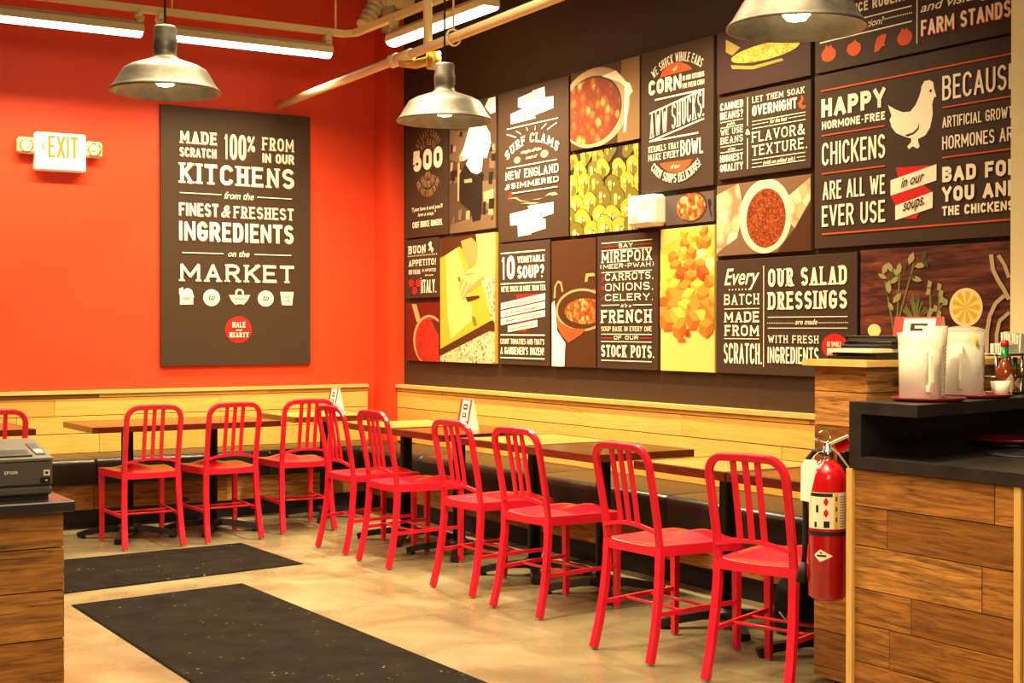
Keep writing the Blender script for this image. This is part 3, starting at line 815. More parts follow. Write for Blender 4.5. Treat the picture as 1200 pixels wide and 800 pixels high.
        ('t','CANNED','sans',0.25,[0.020,0.368,0.203,0.368,0.040],'cream'),
        ('t','BEANS?','sans',0.25,[0.020,0.318,0.203,0.318,0.040],'cream'),
        ('r',[0.023,0.305,0.203,0.305,0.004],'cream'),
        ('r',[0.023,0.275,0.203,0.275,0.004],'cream'),
        ('t','pshh.','script',0,[0.073,0.284,0.142,0.284,0.015],'cream'),
        ('t','WE USE','slab',0.16,[0.023,0.235,0.203,0.235,0.031],'cream'),
        ('t','BEANS','slab',0.16,[0.024,0.188,0.203,0.188,0.036],'cream'),
        ('r',[0.024,0.174,0.203,0.174,0.004],'cream'),
        ('r',[0.024,0.143,0.203,0.143,0.004],'cream'),
        ('t','of the','script',0,[0.083,0.149,0.142,0.149,0.015],'cream'),
        ('t','HIGHEST','sans',0.22,[0.021,0.091,0.203,0.091,0.038],'cream'),
        ('t','QUALITY','sans',0.22,[0.021,0.040,0.204,0.040,0.040],'cream'),
        ('r',[0.239,0.413,0.239,0.262,0.006],'cream'),
        ('r',[0.239,0.198,0.239,0.037,0.006],'cream'),
        ('t','&','sans',0.2,[0.224,0.216,0.258,0.216,0.030],'cream'),
        ('t','LET THEM SOAK','slab',0.17,[0.276,0.377,0.661,0.377,0.031],'cream'),
        ('t','OVERNIGHT','sans',0.24,[0.276,0.308,0.607,0.308,0.054],'cream'),
        ('p','orange',[[0.635,0.364],[0.648,0.364],[0.654,0.343],[0.638,0.327],[0.645,0.314],[0.665,0.314],[0.668,0.302],[0.643,0.297],[0.622,0.31],[0.615,0.330],[0.635,0.346]]),
        ('r',[0.275,0.280,0.668,0.280,0.004],'cream'),
        ('r',[0.275,0.243,0.668,0.243,0.004],'cream'),
        ('t','for the best','script',0,[0.412,0.255,0.538,0.255,0.021],'cream'),
        ('r',[0.275,0.263,0.398,0.263,0.003],'cream'),
        ('r',[0.547,0.264,0.668,0.264,0.003],'cream'),
        ('t','FLAVOR&','slab',0.16,[0.275,0.171,0.664,0.171,0.054],'cream'),
        ('t','TEXTURE.','slab',0.16,[0.275,0.100,0.683,0.100,0.054],'cream'),
        ('r',[0.275,0.080,0.668,0.080,0.004],'cream'),
        ('r',[0.275,0.041,0.668,0.041,0.004],'cream'),
        ('t','(with no added salt.)','script',0,[0.361,0.048,0.596,0.048,0.021],'cream'),
        ('r',[0.275,0.061,0.352,0.061,0.003],'cream'),
        ('r',[0.609,0.060,0.668,0.060,0.003],'cream'),
    ],
    'surf': [
        ('p','white',[[0.250,0.939],[0.426,0.955],[0.422,0.963],[0.566,0.970],[0.572,0.901],[0.670,0.894],[0.667,0.821],[0.447,0.801],[0.463,0.782],[0.162,0.778],[0.158,0.845],[0.319,0.863],[0.250,0.879]]),
        ('t','Once the','script',0,[0.332,0.917,0.491,0.917,0.023],'tan'),
        ('t','winds are blowing','script',0,[0.267,0.814,0.566,0.837,0.023],'tan'),
        ('r',[0.115,0.750,0.725,0.750,0.006],'cream'),
        ('r',[0.115,0.716,0.228,0.685,0.007],'cream'),
        ('r',[0.232,0.725,0.29,0.699,0.007],'cream'),
        ('r',[0.358,0.733,0.371,0.711,0.007],'cream'),
        ('r',[0.466,0.730,0.456,0.704,0.007],'cream'),
        ('r',[0.591,0.729,0.535,0.705,0.007],'cream'),
        ('r',[0.713,0.722,0.603,0.692,0.007],'cream'),
        ('a','SURF CLAMS','slab',0.2,[0.416,0.097,0.533,123.956,55.886,0.06],'cream'),
        ('t','caught off the','script',0,[0.293,0.570,0.535,0.570,0.021],'cream'),
        ('t','coast of','script',0,[0.352,0.528,0.485,0.528,0.020],'cream'),
        ('e','tan',[0.241,0.533,0.039,0.021]),
        ('e','tan',[0.566,0.541,0.044,0.024]),
        ('r',[0.115,0.490,0.713,0.490,0.006],'cream'),
        ('t','NEW ENGLAND','slab',0.16,[0.099,0.409,0.731,0.409,0.056],'cream'),
        ('t','SIMMERED','slab',0.22,[0.171,0.348,0.733,0.348,0.038],'cream'),
        ('t','&','script',0,[0.095,0.347,0.158,0.347,0.037],'cream'),
        ('r',[0.182,0.318,0.719,0.318,0.006],'cream'),
        ('p','red',[[0.139,0.277],[0.144,0.326],[0.155,0.336],[0.168,0.327],[0.176,0.277]]),
        ('p','tan',[[0.108,0.290],[0.235,0.289],[0.280,0.266],[0.403,0.247],[0.280,0.259],[0.221,0.281]]),
        ('p','tan',[[0.422,0.258],[0.554,0.261],[0.492,0.255]]),
        ('p','tan',[[0.573,0.268],[0.616,0.285],[0.689,0.287],[0.723,0.269],[0.665,0.266],[0.628,0.274]]),
        ('p','tan',[[0.280,0.245],[0.429,0.241],[0.517,0.231],[0.416,0.230]]),
        ('p','white',[[0.155,0.184],[0.390,0.199],[0.371,0.221],[0.673,0.225],[0.671,0.152],[0.517,0.135],[0.579,0.124],[0.581,0.063],[0.403,0.042],[0.416,0.035],[0.254,0.028],[0.250,0.104],[0.158,0.108]]),
        ('t','into our Creamy','script',0,[0.280,0.146,0.554,0.168,0.022],'tan'),
        ('t','Chowder','script',0,[0.349,0.070,0.494,0.070,0.026],'tan'),
    ],
    '500': [
        ('t','500','sans',0.3,[0.121,0.489,0.569,0.489,0.150],'cream'),
        ('a','PARTS VARY','slab',0.22,[0.353,0.488,0.073,218,322,-0.05],'dim'),
        ('a','COOKING OUR SOUPS','slab',0.22,[0.353,0.488,0.134,208,332,-0.05],'dim'),
        ('a','MORE WAYS TO DINE ON SOUP','slab',0.22,[0.353,0.488,0.2,206,334,-0.05],'dim'),
        ('a','WE HAVE','slab',0.22,[0.353,0.548,0.120,140,40,0.05],'dim'),
        ('a','AT LAST COUNT','slab',0.22,[0.353,0.548,0.183,146,34,0.05],'dim'),
        ('t','"I just love it and you\'ll','script',0,[0.106,0.195,0.575,0.195,0.029],'cream'),
        ('t','love a soup."','script',0,[0.200,0.153,0.474,0.153,0.028],'cream'),
        ('t','CHEF BRUCE ROGERS.','sans',0.22,[0.118,0.071,0.575,0.071,0.044],'cream'),
    ],
    'farm': [
        ('r',[0.034,0.147,0.621,0.147,0.006],'cream'),
        ('r',[0.294,0.217,0.619,0.217,0.006],'cream'),
        ('d',[0.458,0.187,0.619,0.186],14,0.004,'cream'),
        ('t','addition?','script',0,[0.257,0.169,0.453,0.169,0.033],'cream'),
        ('t','BRUCE ROGERS','sans',0.26,[0.180,0.251,0.589,0.251,0.045],'cream'),
        ('r',[0.652,0.282,0.652,0.039,0.006],'cream'),
        ('t','and visiting','script',0,[0.673,0.176,1.062,0.176,0.041],'cream'),
        ('t','FARM STANDS','sans',0.27,[0.681,0.063,1.171,0.063,0.071],'red'),
        ('t','FARM STANDS','sans',0.27,[0.676,0.068,1.166,0.068,0.071],'cream'),
        ('e','orange',[0.094,0.082,0.049,0.035]),
        ('p','orange',[[0.066,0.113],[0.077,0.130],[0.094,0.118],[0.108,0.130],[0.122,0.106]]),
        ('e','orange',[0.578,0.079,0.045,0.035]),
        ('p','orange',[[0.553,0.109],[0.563,0.126],[0.578,0.114],[0.590,0.126],[0.603,0.104]]),
        ('p','orange',[[0.213,0.082],[0.224,0.106],[0.257,0.115],[0.268,0.125],[0.279,0.113],[0.305,0.097],[0.308,0.070],[0.29,0.052],[0.260,0.046],[0.230,0.059]]),
        ('p','orange',[[0.391,0.043],[0.396,0.079],[0.409,0.108],[0.437,0.119],[0.468,0.117],[0.463,0.095],[0.453,0.073],[0.463,0.064],[0.437,0.061],[0.422,0.044]]),
    ],
    'chef': [
        ('p','sepia_mid',[[0.013,0.736],[0.269,0.699],[0.244,0.582],[0.142,0.490],[0.013,0.529]]),
        ('p','sepia_mid',[[0.466,0.334],[0.638,0.331],[0.638,0.122],[0.466,0.135]]),
        ('p','sepia_light',[[0.478,0.258],[0.609,0.272],[0.609,0.198],[0.478,0.183]]),
        ('p','sepia_mid',[[0.018,0.063],[0.638,0.122],[0.638,0.006],[0.018,-0.001]]),
        ('p','ink',[[0.584,0.084],[0.607,0.090],[0.597,0.059],[0.579,0.060]]),
        ('p','sepia_light',[[0.515,0.220],[0.575,0.223],[0.566,0.177],[0.510,0.181]]),
        ('p','ink',[[0.380,0.312],[0.436,0.315],[0.426,0.278],[0.375,0.283]]),
        ('p','sepia_light',[[0.274,0.456],[0.341,0.457],[0.331,0.363],[0.269,0.368]]),
        ('p','sepia_mid',[[0.580,0.333],[0.627,0.337],[0.617,0.293],[0.576,0.297]]),
        ('p','sepia_mid',[[0.030,0.716],[0.083,0.718],[0.072,0.669],[0.025,0.675]]),
        ('p','sepia_light',[[0.243,0.143],[0.298,0.147],[0.288,0.082],[0.238,0.085]]),
        ('p','ink',[[0.156,0.704],[0.197,0.706],[0.187,0.671],[0.150,0.675]]),
        ('p','sepia_light',[[0.322,0.070],[0.385,0.073],[0.376,0.035],[0.317,0.039]]),
        ('p','sepia_light',[[0.548,0.180],[0.613,0.183],[0.603,0.096],[0.543,0.100]]),
        ('p','ink',[[0.472,0.190],[0.514,0.195],[0.504,0.102],[0.467,0.105]]),
        ('p','sepia_mid',[[0.588,0.568],[0.653,0.569],[0.643,0.496],[0.583,0.502]]),
        ('p','sepia_light',[[0.293,0.368],[0.345,0.371],[0.335,0.281],[0.288,0.285]]),
        ('p','sepia_light',[[0.317,0.176],[0.359,0.180],[0.349,0.093],[0.312,0.096]]),
        ('p','ink',[[0.552,0.387],[0.606,0.39],[0.596,0.302],[0.547,0.307]]),
        ('p','ink',[[0.449,0.381],[0.483,0.385],[0.473,0.338],[0.444,0.340]]),
        ('p','sepia_light',[[0.435,0.582],[0.512,0.581],[0.502,0.538],[0.430,0.546]]),
        ('p','sepia_mid',[[0.559,0.480],[0.636,0.479],[0.627,0.407],[0.554,0.414]]),
        ('p','sepia_mid',[[0.319,0.373],[0.380,0.375],[0.371,0.309],[0.314,0.314]]),
        ('p','ink',[[0.202,0.581],[0.256,0.583],[0.246,0.492],[0.197,0.497]]),
        ('p','sepia_light',[[0.390,0.644],[0.462,0.643],[0.452,0.568],[0.385,0.576]]),
        ('p','ink',[[0.557,0.553],[0.621,0.553],[0.612,0.525],[0.552,0.531]]),
        ('p','sepia_light',[[0.408,0.518],[0.442,0.522],[0.432,0.437],[0.403,0.440]]),
        ('p','sepia_mid',[[0.074,0.392],[0.152,0.393],[0.142,0.350],[0.069,0.356]]),
        ('p','sepia_mid',[[0.139,0.157],[0.188,0.162],[0.178,0.085],[0.134,0.088]]),
        ('p','sepia_light',[[0.028,0.500],[0.060,0.505],[0.050,0.431],[0.022,0.433]]),
        ('p','sepia_mid',[[0.06,0.115],[0.082,0.121],[0.072,0.043],[0.054,0.044]]),
        ('p','sepia_mid',[[0.021,0.570],[0.097,0.569],[0.086,0.532],[0.016,0.54]]),
        ('p','ink',[[0.123,0.280],[0.169,0.284],[0.159,0.255],[0.118,0.258]]),
        ('p','sepia_light',[[0.604,0.573],[0.625,0.578],[0.615,0.530],[0.599,0.531]]),
        ('p','sepia_mid',[[0.385,0.226],[0.412,0.232],[0.402,0.183],[0.380,0.185]]),
        ('p','ink',[[0.027,0.444],[0.099,0.445],[0.089,0.367],[0.022,0.373]]),
        ('p','ink',[[0.553,0.205],[0.625,0.207],[0.616,0.134],[0.548,0.139]]),
        ('p','sepia_mid',[[0.300,0.559],[0.362,0.560],[0.353,0.513],[0.295,0.519]]),
        ('p','ink',[[0.072,0.441],[0.151,0.441],[0.141,0.406],[0.067,0.413]]),
        ('p','sepia_light',[[0.367,0.447],[0.420,0.45],[0.410,0.414],[0.362,0.419]]),
        ('p','ink',[[0.586,0.508],[0.643,0.510],[0.633,0.457],[0.582,0.462]]),
        ('p','sepia_mid',[[0.019,0.374],[0.049,0.379],[0.039,0.349],[0.014,0.351]]),
        ('p','ink',[[0.029,0.630],[0.056,0.635],[0.046,0.564],[0.024,0.566]]),
        ('p','sepia_mid',[[0.321,0.08],[0.401,0.082],[0.391,-0.011],[0.316,-0.007]]),
        ('p','sepia_light',[[0.153,0.435],[0.190,0.439],[0.180,0.372],[0.148,0.375]]),
        ('p','sepia_mid',[[0.390,0.190],[0.455,0.192],[0.445,0.149],[0.385,0.154]]),
        ('p','sepia_mid',[[0.270,0.372],[0.290,0.378],[0.280,0.350],[0.265,0.351]]),
        ('p','ink',[[0.261,0.636],[0.328,0.636],[0.318,0.594],[0.256,0.601]]),
        ('p','sepia_light',[[0.071,0.612],[0.107,0.616],[0.096,0.575],[0.065,0.578]]),
        ('p','sepia_light',[[0.329,0.406],[0.368,0.410],[0.359,0.340],[0.324,0.343]]),
        ('p','ink',[[0.231,0.475],[0.466,0.408],[0.461,0.234],[0.442,0.074],[0.343,0.061],[0.294,0.147],[0.168,0.207],[0.142,0.401]]),
        ('p','whiteprint',[[0.368,0.794],[0.490,0.791],[0.526,0.693],[0.567,0.652],[0.581,0.582],[0.526,0.487],[0.471,0.492],[0.461,0.403],[0.393,0.388],[0.319,0.410],[0.244,0.470],[0.289,0.514],[0.213,0.498],[0.155,0.530],[0.219,0.597],[0.256,0.663],[0.282,0.710]]),
        ('p','whiteprint',[[0.502,0.839],[0.550,0.888],[0.638,0.888],[0.638,0.784],[0.574,0.780]]),
        ('p','sepia_light',[[0.142,0.535],[0.214,0.534],[0.198,0.495],[0.158,0.499]]),
        ('p','sepia_light',[[0.218,0.366],[0.324,0.365],[0.329,0.339],[0.224,0.342]]),
        ('p','sepia_light',[[0.129,0.491],[0.158,0.491],[0.147,0.221],[0.127,0.223]]),
    ],
    'hands': [
        ('p','yellowboard',[[0.001,0.758],[0.107,0.815],[0.542,0.806],[0.781,0.608],[0.781,0.398],[0.720,0.294],[0.006,0.091]]),
        ('p','paleyellow',[[0.082,0.804],[0.231,0.834],[0.400,0.548],[0.471,0.307],[0.157,0.161],[0.107,0.334]]),
        ('p','brownprint',[[0.006,0.901],[0.770,0.894],[0.748,0.82],[0.542,0.854],[0.448,0.715],[0.280,0.819],[0.132,0.777],[0.006,0.746]]),
        ('p','skin',[[0.507,0.892],[0.770,0.891],[0.765,0.609],[0.634,0.577],[0.542,0.533],[0.400,0.488],[0.353,0.428],[0.304,0.454],[0.256,0.540],[0.280,0.600],[0.424,0.650],[0.507,0.671],[0.542,0.747]]),
        ('p','skin2',[[0.304,0.854],[0.448,0.871],[0.542,0.818],[0.507,0.689],[0.424,0.650],[0.329,0.768]]),
        ('p','skin2',[[0.542,0.533],[0.634,0.577],[0.593,0.596],[0.483,0.546],[0.389,0.494],[0.365,0.440],[0.400,0.482]]),
        ('p','skin2',[[0.329,0.587],[0.343,0.582],[0.287,0.516],[0.275,0.521]]),
        ('p','skin2',[[0.381,0.567],[0.396,0.563],[0.312,0.467],[0.299,0.472]]),
        ('p','skin2',[[0.436,0.550],[0.450,0.546],[0.340,0.442],[0.328,0.447]]),
        ('p','skin2',[[0.476,0.624],[0.490,0.620],[0.365,0.614],[0.353,0.620]]),
        ('p','brownprint',[[0.365,0.459],[0.553,0.467],[0.565,0.451],[0.400,0.422]]),
        ('p','greenprint',[[0.256,0.601],[0.292,0.606],[0.304,0.563],[0.268,0.576]]),
        ('p','greenprint',[[0.448,0.331],[0.507,0.316],[0.523,0.265],[0.483,0.259]]),
        ('p','granite',[[0.588,0.567],[0.781,0.610],[0.781,0.282],[0.720,0.294]]),
        ('p','brownprint',[[0.006,0.091],[0.725,0.296],[0.759,0.272],[0.759,0.223],[0.691,0.223],[0.011,0.041]]),
        ('p','granite',[[0.005,0.038],[0.691,0.221],[0.759,0.212],[0.770,0.001],[0.005,-0.004]]),
    ],
    'pot': [
        ('p','copper',[[0.027,0.356],[0.101,0.414],[0.482,0.479],[0.482,0.237],[0.383,0.237],[0.192,0.179],[0.075,0.237]]),
        ('e','panrim',[0.333,0.353,0.281,0.132]),
        ('e','brownprint',[0.333,0.353,0.260,0.118]),
        ('e','stewprint',[0.370,0.345,0.220,0.079]),
        ('p','copper',[[0.043,0.326],[0.106,0.274],[0.231,0.240],[0.383,0.237],[0.333,0.201],[0.192,0.149],[0.101,0.208]]),
        ('p','whiteprint',[[0.008,0.401],[0.037,0.415],[0.069,0.222],[0.159,0.149],[0.148,0.002],[0.008,-0.004]]),
        ('p','panrim',[[0.027,0.430],[0.037,0.505],[0.074,0.541],[0.117,0.532],[0.138,0.473],[0.122,0.466],[0.101,0.521],[0.074,0.526],[0.053,0.497],[0.048,0.433]]),
        ('p','panrim',[[0.370,0.525],[0.383,0.575],[0.469,0.576],[0.477,0.558],[0.408,0.555],[0.398,0.524]]),
    ],
    'pan': [
        ('p','panrim',[[0.090,0.422],[0.163,0.421],[0.229,0.304],[0.169,0.287]]),
        ('e','panrim',[0.358,0.155,0.243,0.185]),
        ('e','tomato',[0.364,0.148,0.219,0.175]),
        ('p','brownprint',[[0.388,0.310],[0.503,0.288],[0.502,0.191],[0.431,0.261]]),
    ],
    'soup': [
        ('p','tanprint',[[0.534,0.517],[0.716,0.501],[0.717,-0.000],[0.488,-0.016]]),
        ('e','bowlprint',[0.249,0.237,0.366,0.241]),
        ('e','brownprint',[0.224,0.226,0.310,0.206]),
        ('e','soupprint',[0.212,0.221,0.311,0.199]),
        ('p','whiteprint',[[0.334,0.416],[0.476,0.43],[0.569,0.353],[0.592,0.302],[0.511,0.355]]),
        ('p','whiteprint',[[0.562,0.354],[0.615,0.333],[0.642,0.281],[0.604,0.259],[0.576,0.056],[0.553,0.052],[0.562,0.265]]),
    ],
    'stew': [
        ('p','greyprint',[[-0.017,0.188],[0.430,0.177],[0.430,-0.012],[-0.016,-0.010]]),
        ('e','brownprint',[0.232,0.090,0.131,0.087]),
        ('e','stewprint',[0.224,0.091,0.124,0.077]),
        ('e','bowlprint',[0.167,0.132,0.036,0.022]),
        ('p','ink',[[0.371,0.118],[0.391,0.123],[0.403,0.091],[0.391,0.079],[0.407,0.021],[0.399,0.020],[0.379,0.073]]),
    ],
    'beanphoto': [
        ('p','clothprint',[[-0.016,0.325],[0.177,0.378],[0.215,0.240],[0.165,0.091],[-0.002,0.014]]),
        ('e','sackprint',[0.382,0.192,0.198,0.192]),
        ('e','beanprint',[0.387,0.181,0.149,0.153]),
        ('p','clothprint',[[0.552,0.280],[0.711,0.363],[0.711,0.252],[0.599,0.116],[0.564,0.150]]),
        ('p','brownprint',[[0.599,0.116],[0.711,0.236],[0.712,-0.001],[0.530,-0.000],[0.471,0.001]]),
    ],
    'cornphoto': [
        ('e','cornprint',[0.375,0.171,0.257,0.042]),
        ('p','huskprint',[[0.075,0.286],[0.190,0.224],[0.127,0.192],[0.075,0.218]]),
        ('p','huskprint',[[0.114,0.143],[0.290,0.112],[0.506,0.117],[0.518,0.104],[0.290,0.094],[0.127,0.121]]),
    ],
    'herbs': [
        ('e','lemonrind',[0.626,0.332,0.091,0.085]),
        ('e','lemonprint',[0.626,0.332,0.074,0.069]),
        ('p','lemonseg',[[0.626,0.332],[0.696,0.318],[0.701,0.331],[0.696,0.345]]),
        ('p','lemonseg',[[0.626,0.332],[0.689,0.364],[0.683,0.377],[0.671,0.385]]),
        ('p','lemonseg',[[0.626,0.332],[0.652,0.395],[0.639,0.402],[0.624,0.401]]),
        ('p','lemonseg',[[0.626,0.332],[0.602,0.398],[0.588,0.394],[0.577,0.385]]),
        ('p','lemonseg',[[0.626,0.332],[0.563,0.369],[0.554,0.358],[0.553,0.343]]),
        ('p','lemonseg',[[0.626,0.332],[0.553,0.323],[0.554,0.309],[0.564,0.297]]),
        ('p','lemonseg',[[0.626,0.332],[0.578,0.281],[0.588,0.271],[0.603,0.267]]),
        ('p','lemonseg',[[0.626,0.332],[0.624,0.264],[0.639,0.262],[0.653,0.268]]),
        ('p','lemonseg',[[0.626,0.332],[0.671,0.278],[0.683,0.286],[0.689,0.299]]),
        ('e','lemonrind',[0.090,0.230,0.041,0.030]),
        ('e','lemonprint',[0.090,0.230,0.033,0.024]),
        ('p','stemprint',[[0.211,0.202],[0.222,0.202],[0.163,0.459],[0.152,0.459]]),
        ('p','stemprint',[[0.219,0.202],[0.230,0.202],[0.252,0.497],[0.242,0.498]]),
        ('p','stemprint',[[0.219,0.238],[0.230,0.238],[0.336,0.536],[0.326,0.536]]),
        ('p','stemprint',[[0.326,0.536],[0.336,0.536],[0.411,0.544],[0.401,0.545]]),
        ('p','stemprint',[[0.427,0.238],[0.438,0.238],[0.430,0.445],[0.419,0.446]]),
        ('p','stemprint',[[0.468,0.238],[0.478,0.238],[0.485,0.421],[0.474,0.421]]),
        ('p','stemprint',[[0.212,0.178],[0.222,0.178],[0.230,0.273],[0.219,0.273]]),
        ('p','stemprint',[[0.468,0.318],[0.478,0.318],[0.521,0.369],[0.511,0.369]]),
        ('p','stemprint',[[0.334,0.273],[0.345,0.273],[0.344,0.354],[0.334,0.355]]),
        ('p','stemprint',[[0.338,0.273],[0.344,0.273],[0.269,0.331],[0.265,0.316]]),
        ('p','stemprint',[[0.339,0.273],[0.345,0.273],[0.280,0.342],[0.276,0.329]]),
        ('p','stemprint',[[0.337,0.273],[0.343,0.273],[0.288,0.346],[0.284,0.342]]),
        ('p','stemprint',[[0.343,0.273],[0.349,0.273],[0.304,0.345],[0.300,0.355]]),
        ('p','stemprint',[[0.342,0.273],[0.348,0.273],[0.313,0.378],[0.309,0.367]]),
        ('p','stemprint',[[0.340,0.273],[0.346,0.273],[0.321,0.389],[0.317,0.380]]),
        ('p','stemprint',[[0.338,0.273],[0.344,0.273],[0.328,0.408],[0.324,0.393]]),
        ('p','stemprint',[[0.338,0.273],[0.344,0.273],[0.338,0.392],[0.334,0.405]]),
        ('p','stemprint',[[0.343,0.273],[0.349,0.273],[0.352,0.395],[0.349,0.405]]),
        ('p','stemprint',[[0.342,0.273],[0.348,0.273],[0.362,0.404],[0.358,0.392]]),
        ('p','stemprint',[[0.339,0.273],[0.345,0.273],[0.368,0.376],[0.364,0.379]]),
        ('p','stemprint',[[0.342,0.273],[0.348,0.273],[0.381,0.355],[0.377,0.366]]),
        ('p','stemprint',[[0.343,0.273],[0.349,0.273],[0.392,0.369],[0.388,0.353]]),
        ('p','stemprint',[[0.341,0.273],[0.347,0.273],[0.399,0.335],[0.396,0.340]]),
        ('p','stemprint',[[0.340,0.273],[0.346,0.273],[0.408,0.340],[0.405,0.327]]),
        ('p','stemprint',[[0.340,0.273],[0.346,0.273],[0.418,0.330],[0.414,0.315]]),
        ('p','leafprint',[[0.144,0.492],[0.138,0.514],[0.146,0.532],[0.170,0.545],[0.176,0.523],[0.168,0.505]]),
        ('p','leafprint',[[0.200,0.499],[0.179,0.512],[0.171,0.529],[0.177,0.548],[0.198,0.535],[0.206,0.518]]),
        ('p','leafprint',[[0.168,0.471],[0.144,0.471],[0.126,0.479],[0.114,0.496],[0.139,0.496],[0.157,0.487]]),
        ('p','leafdark',[[0.188,0.455],[0.187,0.479],[0.200,0.497],[0.228,0.507],[0.230,0.483],[0.216,0.466]]),
        ('p','leafprint',[[0.237,0.488],[0.226,0.509],[0.230,0.527],[0.249,0.543],[0.260,0.522],[0.256,0.504]]),
        ('p','leafprint',[[0.237,0.480],[0.219,0.488],[0.209,0.501],[0.210,0.517],[0.229,0.509],[0.238,0.496]]),
        ('p','leafprint',[[0.184,0.400],[0.166,0.418],[0.164,0.437],[0.178,0.457],[0.195,0.439],[0.198,0.42]]),
        ('p','leafprint',[[0.163,0.429],[0.163,0.445],[0.172,0.457],[0.191,0.464],[0.191,0.448],[0.182,0.436]]),
        ('p','leafprint',[[0.206,0.357],[0.210,0.381],[0.228,0.396],[0.258,0.403],[0.253,0.379],[0.236,0.364]]),
        ('p','leafprint',[[0.208,0.322],[0.187,0.330],[0.177,0.344],[0.178,0.362],[0.199,0.353],[0.209,0.340]]),
        ('p','leafprint',[[0.302,0.532],[0.296,0.555],[0.305,0.574],[0.329,0.588],[0.336,0.564],[0.327,0.545]]),
        ('p','leafprint',[[0.333,0.522],[0.354,0.536],[0.378,0.538],[0.404,0.529],[0.383,0.515],[0.359,0.513]]),
        ('p','leafdark',[[0.385,0.544],[0.376,0.562],[0.379,0.579],[0.396,0.593],[0.406,0.574],[0.402,0.558]]),
        ('p','leafdark',[[0.38,0.551],[0.401,0.545],[0.414,0.533],[0.417,0.515],[0.395,0.521],[0.383,0.533]]),
        ('p','leafprint',[[0.312,0.476],[0.340,0.479],[0.363,0.472],[0.380,0.455],[0.352,0.451],[0.330,0.458]]),
        ('p','leafdark',[[0.303,0.491],[0.324,0.488],[0.337,0.479],[0.344,0.464],[0.323,0.467],[0.310,0.476]]),
        ('p','leafdark',[[0.278,0.506],[0.267,0.520],[0.267,0.533],[0.278,0.547],[0.289,0.532],[0.289,0.519]]),
        ('p','leafprint',[[0.190,0.447],[0.198,0.466],[0.216,0.477],[0.242,0.479],[0.234,0.460],[0.217,0.449]]),
        ('p','leafdark',[[0.179,0.389],[0.159,0.394],[0.147,0.405],[0.144,0.421],[0.164,0.416],[0.176,0.405]]),
        ('p','leafprint',[[0.408,0.425],[0.417,0.457],[0.438,0.448],[0.433,0.425]]),
        ('p','leafprint',[[0.401,0.391],[0.410,0.423],[0.431,0.413],[0.426,0.390]]),
        ('p','leafprint',[[0.464,0.412],[0.472,0.444],[0.493,0.435],[0.488,0.412]]),
        ('p','leafprint',[[0.475,0.383],[0.483,0.415],[0.503,0.406],[0.499,0.383]]),
        ('p','leafprint',[[0.442,0.315],[0.451,0.347],[0.471,0.338],[0.467,0.315]]),
        ('p','leafprint',[[0.464,0.292],[0.473,0.324],[0.493,0.314],[0.489,0.292]]),
        ('p','leafprint',[[0.500,0.343],[0.509,0.375],[0.529,0.365],[0.525,0.343]]),
        ('p','leafprint',[[0.405,0.281],[0.414,0.313],[0.435,0.303],[0.430,0.280]]),
        ('p','leafprint',[[0.478,0.355],[0.487,0.387],[0.507,0.377],[0.503,0.354]]),
        ('p','leafprint',[[0.416,0.304],[0.425,0.336],[0.446,0.326],[0.441,0.303]]),
        ('p','steelprint',[[0.751,0.557],[0.762,0.490],[0.783,0.492],[0.773,0.558]]),
        ('p','steelprint',[[0.763,0.487],[0.790,0.443],[0.809,0.450],[0.782,0.495]]),
        ('p','steelprint',[[0.790,0.442],[0.824,0.397],[0.842,0.406],[0.808,0.451]]),
        ('p','steelprint',[[0.823,0.398],[0.846,0.359],[0.865,0.367],[0.842,0.405]]),
        ('p','steelprint',[[0.791,0.549],[0.825,0.507],[0.840,0.515],[0.807,0.557]]),
        ('p','steelprint',[[0.823,0.509],[0.847,0.453],[0.864,0.458],[0.841,0.513]]),
        ('p','steelprint',[[0.826,0.386],[0.780,0.354],[0.793,0.341],[0.839,0.373]]),
        ('p','steelprint',[[0.777,0.351],[0.747,0.296],[0.766,0.29],[0.796,0.344]]),
        ('p','steelprint',[[0.746,0.294],[0.733,0.228],[0.753,0.225],[0.766,0.292]]),
        ('p','steelprint',[[0.733,0.227],[0.730,0.072],[0.750,0.072],[0.753,0.227]]),
        ('p','steelprint',[[0.853,0.314],[0.801,0.277],[0.813,0.265],[0.865,0.303]]),
        ('p','steelprint',[[0.798,0.272],[0.784,0.217],[0.803,0.214],[0.816,0.269]]),
        ('p','steelprint',[[0.784,0.216],[0.781,0.073],[0.800,0.073],[0.803,0.216]]),
    ],
}
